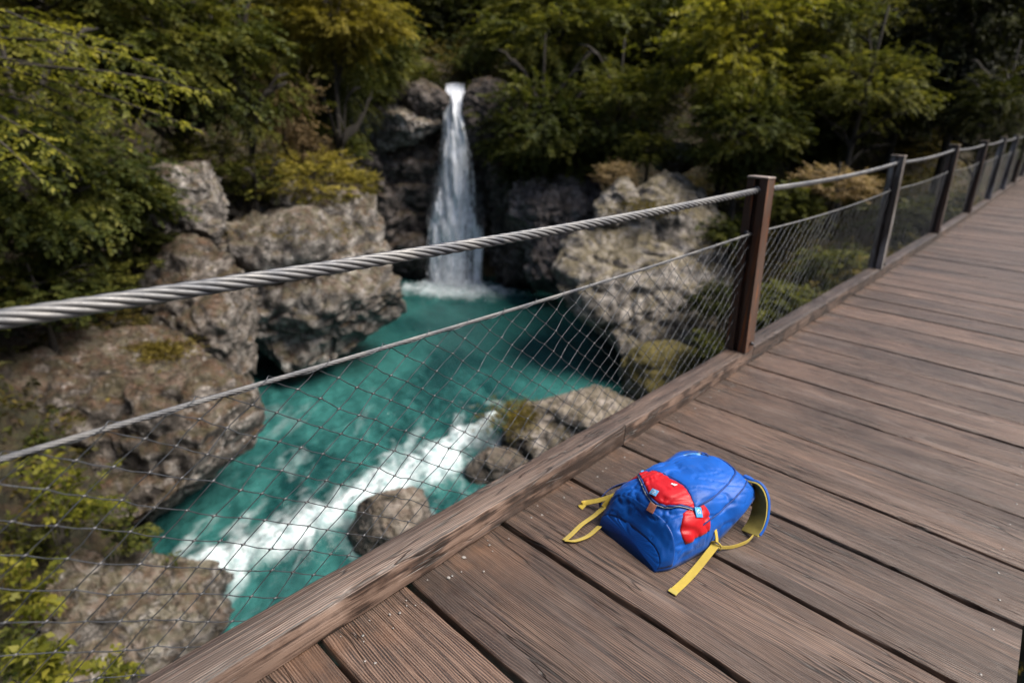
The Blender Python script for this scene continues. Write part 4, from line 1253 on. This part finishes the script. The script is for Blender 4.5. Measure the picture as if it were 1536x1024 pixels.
# ------------------------------------------------------------------ cable railing
rail = empty('cable_railing', (-1.16, 3.3, .1))
tag(rail, 'wire net railing with thick steel cable and rusty posts along the bridge edge', 'railing')
RO = np.array(rail.location)
LEAN = -.058
N_POST = 9
PY0, PDY = 3.317, 3.381
ztop = [1.085, 1.17, 1.27, 1.33, 1.40, 1.45, 1.5, 1.55, 1.6]
zlow = [.79, .86, .93, .97, 1.02, 1.05, 1.08, 1.1, 1.12]
pmats = ['post_rust', 'post_grey', 'post_brown', 'post_brown', 'post_grey', 'post_grey', 'post_brown', 'post_grey', 'post_brown']
post_top = []
for i in range(N_POST):
    yp = PY0 + PDY * i; zb = .1 + deck_z(yp) + .002; zt = ztop[i] + deck_z(yp)
    hgt = zt - zb
    w, dp = .056, .052            # half sizes
    gw, gd = .013, .028          # groove on the near and far faces
    sec = [(-w, -dp), (-gw, -dp), (-gw, -dp + gd), (gw, -dp + gd), (gw, -dp), (w, -dp), (w, dp), (gw, dp), (gw, dp - gd), (-gw, dp - gd), (-gw, dp), (-w, dp)]
    mb = MB(); nz_ = 8; m = len(sec)
    V = []
    for k in range(nz_ + 1):
        f = k / nz_
        tp = 1 + .12 * (1 - f)        # slightly wider at the foot
        for (x, yy) in sec: V.append((x * tp + LEAN * f, yy * tp, hgt * f))
    F = [tuple(q) for q in grid_faces(nz_ + 1, m, True)] + [tuple(range(m))[::-1], tuple(range(nz_ * m, nz_ * m + m))]
    mb.add(V, F)
    o = mb.build('post', M[pmats[i]], rail, False, loc=Vector((-1.1617, yp, zb)) - Vector(RO))
    o.data.materials[0] = M[pmats[i]]
    if i == 0: o['label'] = 'rust streaked brown post nearest the viewer'
    if i == 1: o['label'] = 'grey steel post, second along the railing'
    c = MB(); c.box(LEAN - w - .003, LEAN + w + .003, -dp - .003, dp + .003, hgt + .0005, hgt + .012)
    c.build('post_cap', M['cap'], o, bevel=.003)
    # cable sleeve and eye bolt
    s_ = MB(); zc = hgt - .062
    s_.tube([(LEAN * zc / hgt, -dp - .006, zc), (LEAN * zc / hgt, dp + .006, zc)], .024, 14)
    s_.build('cable_sleeve', M['bolt'], o, True)
    b_ = MB(); zl = zlow[i] + deck_z(yp) - zb
    b_.tube([(LEAN * zl / hgt - .018, -dp - .016, zl), (LEAN * zl / hgt - .018, -dp + .02, zl)], .011, 10)
    b_.tube([(LEAN * zl / hgt - .018, -dp - .022, zl), (LEAN * zl / hgt - .018, -dp - .010, zl)], .017, 6)
    b_.build('eye_bolt', M['bolt'], o, True)
    f_ = MB(); f_.tube([(w * 1.12, .0, .05), (w * 1.12 + .012, .0, .05)], .012, 6); f_.tube([(w * 1.12, .0, .05), (w * 1.12 + .02, .0, .05)], .006, 8)
    f_.build('foot_bolt', M['bolt'], o, True)
    post_top.append((yp, zt - .062, zlow[i] + deck_z(yp)))


def rail_x(z, zb=.1, zt=1.085): return -1.1617 + LEAN * (z - zb) / (zt - zb)


def z_path(yq, which):
    """height of the thick (1) or thin (2) cable at yq"""
    if yq < PY0:
        z0 = {1: .965, 2: .727}[which]; z1 = post_top[0][which]
        f = yq / PY0
        z = z0 + (z1 - z0) * f
        return z - .03 * math.sin(math.pi * np.clip(f, 0, 1)) * (0.5 if which == 2 else .6)
    i = min(int((yq - PY0) / PDY), N_POST - 2); f = (yq - PY0) / PDY - i
    a, b = post_top[i][which], post_top[i + 1][which]
    return a + (b - a) * f - .10 * f * (1 - f)


YEND = PY0 + PDY * (N_POST - 1)


def strand_cable(which, R, nst, lay, y0, y1, step, ns):
    mb = MB()
    ys = np.arange(y0, y1 + step, step)
    rs = R * .36; rh = R - rs
    for s in range(nst):
        pts = []
        for yq in ys:
            z = z_path(yq, which); x = rail_x(z if yq < 4 else z_path(PY0, which))
            a = -2 * math.pi * (yq / lay) + 2 * math.pi * s / nst
            pts.append(np.array([x + rh * math.cos(a), yq, z + rh * math.sin(a)]) - RO)
        mb.tube(pts, rs, ns)
    return mb


for which, name, R, lay in ((1, 'handrail_cable', .0172, .27), (2, 'net_cable', .0062, .10)):
    mb = strand_cable(which, R, 6, lay, -.75, PY0 + .05, .010 if which == 1 else .008, 8 if which == 1 else 5)
    mb2 = strand_cable(which, R, 6, lay, PY0 + .05, YEND, .03 if which == 1 else .025, 6 if which == 1 else 4)
    mb.add(mb2.v, mb2.f)
    mb.build(name, M['cable'], rail, True)

# the net: two families of crossing wires hung from the thin cable, fixed along the outer edge of the kerb
NX0 = -1.212 + .004
rn = random.Random(12)
CELL = .068
HN = 16        # rows of half cells between the kerb and the thin cable


def net_point(i, j):
    """node column i (along the bridge), row j (0 kerb .. HN cable)"""
    yq = -.9 + i * CELL * .80
    zt = z_path(min(yq, YEND), 2) - .006
    zb = .085 + deck_z(yq)
    f = j / HN
    z = zb + (zt - zb) * f
    x = NX0 + (rail_x(z_path(PY0, 2)) - NX0) * f
    return np.array([x, yq, z])


jit = {}


def node(i, j):
    if (i, j) not in jit:
        p = net_point(i, j)
        a = .0022 if 0 < j < HN else .001
        p = p + np.array([rn.gauss(0, .004 if 0 < j < HN else .0005), rn.gauss(0, a), rn.gauss(0, a)])
        jit[(i, j)] = p
    return jit[(i, j)]


ncol = int((YEND + .9) / (CELL * .80))
NV = []; NF = []


def wire(pts, r, n):
    mb = MB(); mb.tube(pts, r, n, False)
    b = len(NV); NV.extend(mb.v); NF.extend([tuple(q + b for q in f) for f in mb.f])


for i0 in range(-HN, ncol):
    for sgn in (1, -1):
        pts = []
        for j in range(HN + 1):
            i = i0 + j if sgn > 0 else i0 + HN - j
            if i < 0 or i > ncol: continue
            # rows alternate so that wires meet at every other node
            if (i + j) % 2: pass
            p = node(i, j)
            pts.append(p - RO)
        if len(pts) < 2: continue
        if (i0 % 2) == (0 if sgn > 0 else (HN % 2)):
            near = pts[0][1] + RO[1] < 4.2
            if near:
                full = []
                for k in range(len(pts) - 1):
                    full.append(pts[k])
                    # wires slacken a little between the knots
                    mid = (pts[k] + pts[k + 1]) / 2
                    full.append(mid + np.array([rn.gauss(0, .001), rn.gauss(0, .0016), -.0022 if sgn < 0 else 0]))
                full.append(pts[-1])
                wire(full, .0013, 5)
            else:
                wire(pts, .00085, 3)
link('wire_net', mesh_np('wire_net', NV, NF, M['wire'], True), rail)
# knots where the wires cross, near panels only
KV = MB()
for (i, j), p in list(jit.items()):
    if p[1] < 4.0 and 0 < j < HN and (i - j) % 2 == 0 and (i + j - HN) % 2 == (HN % 2):
        q = p - RO
        a = np.array([0, .0045 + rn.uniform(0, .002), rn.uniform(-.002, .003)])
        KV.tube([q - a, q, q + a], [.0016, .0030, .0016], 5)
        if rn.random() < .4:
            KV.tube([q, q + np.array([.003, rn.uniform(-.008, .008), rn.uniform(.002, .008)])], [.0011, .0007], 4)
kn = KV.build('net_knots', M['knot'], rail, True)
kn.name = 'net_knot'; kn['kind'] = 'stuff'
# lacing wire around the thin cable
mb = MB(); pts = []
for yq in np.arange(-.7, PY0 - .06, .006):
    z = z_path(yq, 2); x = rail_x(z)
    a = 2 * math.pi * yq / .155
    rr = .0075 + .006 * max(0, math.sin(a)) ** 6
    pts.append(np.array([x + rr * math.cos(a), yq + .012 * math.cos(a), z + rr * math.sin(a)]) - RO)
mb.tube(pts, .0011, 5)
mb.build('lacing_wire', M['wire'], rail, True)

# ------------------------------------------------------------------ backpack
BO = np.array([-.72, 1.47, .003]); ba = np.array([.2, .98, 0]); bb = np.array([.98, -.2, 0]); BZ = np.array([0, 0, 1.0])
bag = empty('backpack', tuple(BO))
tag(bag, 'small blue and red backpack with yellow straps lying on the planks', 'backpack')


def BL(b, a, z): return b * bb + a * ba + z * BZ      # local metres -> offset from BO


LB = .490


def bag_w(s):
    return np.interp(s, [0, .03, .08, .2, .4, .6, .8, .92, .98, 1.0], [.120, .136, .145, .150, .150, .152, .154, .144, .124, .095])


def bag_h(s):
    return np.interp(s, [0, .02, .05, .10, .18, .32, .5, .7, .85, .94, 1.0], [.060, .092, .124, .156, .180, .190, .191, .194, .190, .168, .125])


def sm(f, s, k=.03):
    return (f(np.clip(s - k, 0, 1)) + 2 * f(s) + f(np.clip(s + k, 0, 1))) / 4


def bag_pt(s, th, off=0.0, wr=True):
    """s 0..1 bottom to top, th 0 (right, on the planks) .. pi (left)"""
    s = np.asarray(s, float); th = np.asarray(th, float)
    w = sm(bag_w, s); h = sm(bag_h, s)
    c = np.cos(th); q = np.sin(th)
    e = .55
    x = w * np.sign(c) * np.abs(c) ** e
    zb = .115 * sstep(s, .42, .92)
    z = zb + (h - zb) * np.abs(q) ** .62
    # sides bulge out a little above the ground
    x = x * (1 + .05 * np.sin(np.clip(z / (h + 1e-6), 0, 1) * math.pi))
    a = -.035 + LB * s
    a = a - .045 * (np.clip(1 - s / .16, 0, 1) ** 1.5) * (z / .15 - .45)*-1.0      # base panel slopes back towards the top edge
    a = a + .012 * np.cos(x / .15 * 1.5) * (s > .8)
    P_ = x[..., None] * bb + a[..., None] * ba + z[..., None] * BZ
    return P_


def bag_surf(s, th, off=0.0):
    ds, dt = .004, .01
    p = bag_pt(s, th)
    ps = bag_pt(s + ds, th) - bag_pt(s - ds, th); pt = bag_pt(s, th + dt) - bag_pt(s, th - dt)
    n = np.cross(ps, pt); n /= np.linalg.norm(n, axis=-1, keepdims=True) + 1e-9
    cen = np.array([0, 0, .06]) + (LB * .5) * ba
    flip = np.sign(np.sum(n * (p - cen), -1, keepdims=True)); flip[flip == 0] = 1
    n = n * flip
    sh = p.shape[:-1]
    q = p.reshape(-1, 3)
    w = .0070 * fbm(q * np.array([10, 10, 9]) + 3.1, 2, 77, .5)
    f1 = fbm(q @ np.array([[.8, .6, 0], [-.6, .8, 0], [0, 0, 1]]) * np.array([34, 8, 20]), 2, 79)
    f2 = fbm(q @ np.array([[.5, -.87, 0], [.87, .5, 0], [0, 0, 1]]) * np.array([9, 30, 16]), 2, 80)
    w = (w - .0062 * np.maximum(1 - np.abs(f1) * 5, 0) * sstep(q[:, 2], .01, .10) - .0016 * np.maximum(1 - np.abs(f2) * 4, 0)).reshape(sh)
    # soft folds across the lower front
    sv = np.broadcast_to(s, sh)
    w = w - .005 * np.exp(-((sv - .16) / .03) ** 2) * .6
    # seam groove of the arched pocket is left to its piping
    return p + n * (w + off)[..., None] if hasattr(w + off, 'shape') else p + n * (w + off)


ns, nt = 110, 96
ss = np.linspace(0, 1, ns)[:, None] * np.ones((1, nt)); th = np.linspace(0.0, math.pi, nt)[None, :] * np.ones((ns, 1))
S = bag_surf(ss, th)
V = S.reshape(-1, 3); F = [tuple(q) for q in grid_faces(ns, nt)]
nb = len(V)
# ends and underside
V = np.concatenate([V, [V[:nt].mean(0) * [1, 1, .8]], [V[-nt:].mean(0) * [1, 1, .8]]])
for k in range(nt - 1):
    F.append((nb, k + 1, k)); F.append((nb + 1, (ns - 1) * nt + k, (ns - 1) * nt + k + 1))
F.append((nb, 0, nt - 1)); F.append((nb + 1, ns * nt - 1, (ns - 1) * nt))
for k in range(ns - 1): F.append((k * nt, (k + 1) * nt, (k + 1) * nt + nt - 1, k * nt + nt - 1))
me = mesh_np('body', V, F, [M['blue'], M['blue_dark']], True)
bm = bmesh.new(); bm.from_mesh(me); bmesh.ops.recalc_face_normals(bm, faces=bm.faces); bm.to_mesh(me); bm.free()
body = link('body', me, bag)


def th_of(b):
    """theta whose cross position on the upper face is b/w"""
    b = np.clip(np.asarray(b, float), -.999, .999)
    return np.arccos(np.sign(b) * np.abs(b) ** (1 / .55))


def s_of(a): return (np.asarray(a, float) + .035) / LB


def patch(name, lo, hi, t0, t1, mat, off=.003, nt_=40, ns_=24, parent=bag):
    """panel between s = lo(f) and hi(f) for theta t0..t1, with its own thickness"""
    f = np.linspace(0, 1, nt_)
    thv = t0 + (t1 - t0) * f
    g = np.linspace(0, 1, ns_)[:, None]
    s = lo(f)[None, :] + (hi(f) - lo(f))[None, :] * g
    T = np.ones((ns_, 1)) * thv[None, :]
    edge = np.minimum(np.minimum(g, 1 - g) * 10, 1) * np.minimum(np.minimum(f, 1 - f)[None, :] * 10, 1)
    A = bag_surf(s, T, .0006 + off * edge ** .5); B = bag_surf(s, T, -.004)
    V = np.concatenate([A.reshape(-1, 3), B.reshape(-1, 3)])
    n = ns_ * nt_
    g_ = grid_faces(ns_, nt_)
    F = [tuple(q) for q in g_] + [tuple(q[::-1] + n) for q in g_]
    ring = list(range(nt_)) + [k * nt_ + nt_ - 1 for k in range(1, ns_)] + list(range(n - 2, n - nt_ - 1, -1)) + [k * nt_ for k in range(ns_ - 2, 0, -1)]
    for k in range(len(ring)):
        a, b = ring[k], ring[(k + 1) % len(ring)]
        F.append((b, a, a + n, b + n))
    me = mesh_np(name, V, F, mat, True)
    bm = bmesh.new(); bm.from_mesh(me); bmesh.ops.recalc_face_normals(bm, faces=bm.faces); bm.to_mesh(me); bm.free()
    return link(name, me, parent)


def on_bag(bfrac, a, off=0.0):
    """point on the upper surface from cross fraction (-1..1, right positive) and distance a along"""
    return bag_surf(np.array([s_of(a)]), np.array([float(th_of(bfrac))]), off)[0]


# base panel (darker blue) over the bottom end
patch('base_panel', lambda f: 0 * f + .004, lambda f: .075 + .01 * np.sin(f * math.pi), .05, math.pi - .05, M['blue_dark'], .0015, 60, 16)
# big arched front pocket
tl, tr = float(th_of(-.80)), float(th_of(.74))
_b = lambda f: .15 * np.sign(np.cos(tr + (tl - tr) * np.asarray(f, float))) * np.abs(np.cos(tr + (tl - tr) * np.asarray(f, float))) ** .55
arch = lambda f: s_of(.118) + .565 * np.clip(1 - np.abs(2 * np.asarray(f, float) - 1) ** 2.8, 0, 1) ** .5
leaf_lo = lambda f: s_of(np.interp(_b(f), [-.125, -.108, -.085, -.05, -.02, .01, .03, .05, .07, .095, .114, .125], [.125, .100, .078, .055, .040, .031, .030, .037, .052, .083, .112, .12]))
leaf_hi = lambda f: np.maximum(leaf_lo(f) + .002, s_of(np.interp(_b(f), [-.125, -.108, -.085, -.05, -.02, .01, .03, .05, .07, .095, .114, .125], [.127, .125, .138, .149, .153, .152, .149, .144, .136, .124, .114, .12])))
pocket = patch('front_pocket', lambda f: leaf_hi(f), arch, tr, tl, M['blue'], .010, 56, 40)
red = patch('red_panel', lambda f: leaf_lo(f), lambda f: leaf_hi(f) - .001, tr, tl, M['red'], .012, 56, 24)
red['label'] = 'red leaf shaped pocket panel'


def seam_line(name, fn_s, t0, t1, r, mat, off, n=60, parent=bag, ns_=6):
    mb = MB(); pts = []
    for k in range(n + 1):
        f = k / n
        pts.append(bag_surf(np.array([float(fn_s(np.array(f)))]), np.array([t0 + (t1 - t0) * f]), off)[0])
    mb.tube(pts, r, ns_)
    return mb.build(name, mat, parent, True)


zp = seam_line('zip', leaf_lo, tr, tl, .0042, M['blue_piping'], .006)
seam_line('zip_tape', lambda f: leaf_lo(f) - .012, tr, tl, .0018, M['grey_zip'], .006, parent=zp)
seam_line('piping', arch, tr, tl, .0030, M['blue_piping'], .006, parent=pocket)
seam_line('piping', lambda f: leaf_hi(f), tr, tl, .0016, M['blue_piping'], .010, parent=pocket)
arch2 = lambda f: .30 + .66 * np.clip(1 - np.abs(2 * f - 1) ** 3.4, 0, 1) ** .5
seam_line('seam', arch2, float(th_of(.93)), float(th_of(-.93)), .0026, M['blue_piping'], .0015)
# black patch painted for the shade inside the top zip opening
op = patch('zip_opening_shade', lambda f: arch(.50 + .20 * f) - .050, lambda f: arch(.50 + .20 * f) - .048 + .024 * np.sin(f * math.pi), tr + (tl - tr) * .50, tr + (tl - tr) * .70, M['black'], .0115, 24, 6)
fl = patch('highlight_sliver', lambda f: arch(.58 + .27 * f) - .074, lambda f: arch(.58 + .27 * f) - .073 + .020 * np.sin(f * math.pi), tr + (tl - tr) * .58, tr + (tl - tr) * .85, M['patch_blue'], .0125, 24, 6)  # light blue sliver painted as a highlight beside the zip opening

# red side panels
for sgn, nm in ((1, 'side_panel'), (-1, 'side_panel')):
    if sgn > 0:
        t0, t1 = .30, 1.02
        lo = lambda f: .165 + .05 * f - .05 * np.sin(f * math.pi); hi = lambda f: .40 - .02 * f + .035 * np.sin(f * math.pi)
    else:
        t0, t1 = math.pi - .30, math.pi - 1.0
        lo = lambda f: .20 + .06 * f; hi = lambda f: .40 + 0 * f
    sp_ = patch(nm, lo, hi, t0, t1, M['red'], .004, 24, 24)
    sp_['label'] = 'red side pocket panel'


# little label squares and emblems
def plate(name, bfr, a, w, l, ang, mat, parent, off, th_=.003):
    c = on_bag(bfr, a, off); e = .02
    tx = on_bag(min(.98, bfr + e / .15), a, off) - on_bag(bfr - e / .15, a, off); tx /= np.linalg.norm(tx)
    ty = on_bag(bfr, a + e, off) - on_bag(bfr, a - e, off); ty -= tx * (tx @ ty); ty /= np.linalg.norm(ty)
    ca, sa = math.cos(ang), math.sin(ang)
    ux = tx * ca + ty * sa; uy = -tx * sa + ty * ca; n = np.cross(ux, uy)
    mb = MB()
    vs = [c + ux * x * w / 2 + uy * y_ * l / 2 + n * z_ * th_ for z_ in (-1, 1) for x, y_ in ((-1, -1), (1, -1), (1, 1), (-1, 1))]
    mb.add(vs, [(0, 3, 2, 1), (4, 5, 6, 7), (0, 1, 5, 4), (1, 2, 6, 5), (2, 3, 7, 6), (3, 0, 4, 7)])
    o = mb.build(name, mat, parent, bevel=.0008)
    return c, ux, uy, n


c, ux, uy, n = plate('buckle', .80, .118, .032, .030, -.35, M['patch_mid'], bag, .010)
mb = MB()
ringp = [c + n * .0036 + ux * .0075 * math.cos(q) + uy * .0075 * math.sin(q) for q in np.linspace(.6, 5.7, 14)]
mb.tube(ringp, .0010, 5); mb.tube([c + n * .0036 - ux * .002 - uy * .004, c + n * .0036 + uy * .004, c + n * .0036 + ux * .004 - uy * .003], .0009, 5)
mb.build('emblem', M['white'], bag, True)
plate('buckle', -.86, .135, .034, .020, .3, M['patch_mid'], bag, .010)
c, ux, uy, n = plate('logo_tag', .02, .050, .026, .022, .15, M['patch_blue'], red, .0165, .0012)
mb = MB()
for k in (-1, 0, 1): mb.tube([c + n * .002 + uy * .0055 * k - ux * .008, c + n * .002 + uy * .0055 * k + ux * (.004 if k else .008)], .0009, 4)
mb.build('emblem', M['white'], red, True)
c = on_bag(.10, .118, .0145); tx = on_bag(.2, .118, .0145) - c; tx /= np.linalg.norm(tx); ty = on_bag(.1, .143, .0145) - c; ty /= np.linalg.norm(ty)
mb = MB()
for k in range(3): mb.strip([c + tx * .0062 * k - ty * .006, c + tx * (.0062 * k + .002) + ty * (.002 + .003 * k)], tx, .0036, .001)
mb.build('emblem', M['white'], red)
plate('leather_tab', .16, .012, .026, .030, .1, M['leather'], bag, .004, .0012)

# straps
rsd = random.Random(3)


def ribbon(name, pts, side, w, th_, mat, parent=bag, n=8):
    mb = MB(); q = catmull(pts, n)
    if isinstance(side, list): side = [np.asarray(x_) for x_ in catmull(side, n)]
    mb.strip(q, side, w, th_)
    o = mb.build(name, mat, parent)
    me = o.data
    md = o.modifiers.new('bevel', 'BEVEL'); md.width = min(.0012, th_ * .4); md.segments = 2; md.limit_method = 'ANGLE'
    return o


# right shoulder strap: leaves the top of the bag, stands up and folds down to the planks
p_out = [BL(.080, .440, .160), BL(.125, .452, .148), BL(.156, .446, .115), BL(.176, .425, .072), BL(.186, .396, .038), BL(.188, .368, .016)]
sd = [ba * .8 - bb * .5] + [bb * .62 - ba * .62] * 5
sd = [bb * .86 - ba * .42 + BZ * .2] * 6
ss_ = ribbon('shoulder_strap', p_out, sd, .080, .009, M['blue'])
ss_['label'] = 'blue padded shoulder strap lined in yellow'
p_in = [p - ba * .0075 - BZ * .004 - bb * .002 for p in p_out]
ribbon('lining', p_in, sd, .0775, .006, M['lining'], ss_)
# padded back edge seen in the gap
ribbon('strap_anchor', [BL(.150, .22, .03), BL(.172, .20, .022), BL(.178, .18, .018)], ba, .02, .004, M['navy'])
# thin yellow cord from the strap end to the ladder lock, then the loose webbing tail
mb = MB(); q = catmull([BL(.204, .352, .020), BL(.205, .315, .012), BL(.193, .26, .008), BL(.180, .215, .016), BL(.172, .185, .030)], 8)
mb.strip(q, BZ * .8 + ba * .3, .011, .0028); mb.build('webbing', M['yellow'], bag)
ribbon('webbing', [BL(.170, .190, .034), BL(.176, .150, .024), BL(.188, .085, .012), BL(.202, .01, .007), BL(.214, -.075, .005)], bb * .96 + ba * .1, .025, .0026, M['yellow'])
ribbon('strap_end', [BL(.2125, -.066, .0068), BL(.2155, -.082, .0066)], bb * .96 + ba * .1, .027, .0035, M['lining'])
mb = MB()
mb.tube([BL(.172 + .016 * math.cos(q), .185 + .006 * math.cos(q), .030 + .016 * math.sin(q)) for q in np.linspace(0, 6.283, 18)], .0028, 6)
mb.tube([BL(.156, .185, .030), BL(.188, .185, .030)], .0024, 6)
mb.build('ladder_lock', M['yellow'], bag, True)
mb = MB(); q = catmull([BL(.150, .20, .075), BL(.165, .192, .055), BL(.172, .186, .045)], 6)
mb.strip(q, ba, .012, .003); mb.build('webbing', M['yellow'], bag)
# left side: blue loop, two yellow webbing tails
ribbon('side_strap', [BL(-.150, .17, .10), BL(-.185, .13, .085), BL(-.215, .075, .06), BL(-.215, .03, .03), BL(-.17, .0, .02)], BZ * .8 + bb * .5, .020, .003, M['blue_piping'])
ribbon('webbing', [BL(-.142, .085, .085), BL(-.168, .055, .07), BL(-.205, .02, .04), BL(-.245, -.01, .014), BL(-.252, -.03, .010), BL(-.235, -.028, .006)], BZ * .55 + ba * .8, .020, .0026, M['yellow'])
ribbon('webbing', [BL(-.128, .035, .115), BL(-.140, .005, .095), BL(-.150, -.02, .06)], bb * .5 + ba * .6, .020, .0026, M['yellow'])
ribbon('webbing', [BL(-.148, -.015, .062), BL(-.158, -.055, .032), BL(-.160, -.11, .016), BL(-.145, -.17, .010), BL(-.138, -.205, .007)], bb * .9 + BZ * .35, .021, .0026, M['yellow'])
ribbon('webbing', [BL(-.138, -.205, .007), BL(-.118, -.175, .006), BL(-.112, -.12, .007), BL(-.122, -.06, .014)], bb * .9 + BZ * .35, .020, .0026, M['yellow'])
mb = MB()
mb.tube([BL(-.128 + .011 * math.cos(q), .018, .098 + .011 * math.sin(q)) for q in np.linspace(0, 6.283, 16)], .0028, 6)
mb.build('ladder_lock', M['yellow'], bag, True)

# ------------------------------------------------------------------ light
w = bpy.data.worlds.new('World'); scene.world = w; w.use_nodes = True
nt_ = w.node_tree; bg = nt_.nodes['Background']
sky = nt_.nodes.new('ShaderNodeTexSky'); sky.sky_type = 'NISHITA'; sky.sun_disc = False
SUN_EL, SUN_AZ = math.radians(57), math.radians(63)       # azimuth measured from +Y towards +X
sky.sun_elevation = SUN_EL; sky.sun_rotation = SUN_AZ
sky.air_density = 1.0; sky.dust_density = 3.0; sky.ozone_density = 1.0
nt_.links.new(sky.outputs[0], bg.inputs[0]); bg.inputs[1].default_value = .070
sd_ = bpy.data.lights.new('sun', 'SUN'); sd_.energy = 3.1; sd_.angle = math.radians(36); sd_.color = (1.0, .93, .82)
so = bpy.data.objects.new('sun', sd_); COL.objects.link(so)
dirv = Vector((math.sin(SUN_AZ) * math.cos(SUN_EL), math.cos(SUN_AZ) * math.cos(SUN_EL), math.sin(SUN_EL)))
so.rotation_euler = dirv.to_track_quat('Z', 'Y').to_euler(); so.location = (10, 10, 30)

vs = scene.view_settings
vs.view_transform = 'Standard'; vs.look = 'None'; vs.exposure = 1.42; vs.gamma = 1.0; vs.use_curve_mapping = False
cy_ = scene.cycles
cy_.use_denoising = True
cy_.max_bounces = 6; cy_.diffuse_bounces = 3; cy_.glossy_bounces = 3; cy_.transmission_bounces = 4; cy_.transparent_max_bounces = 12
cy_.caustics_reflective = False; cy_.caustics_refractive = False
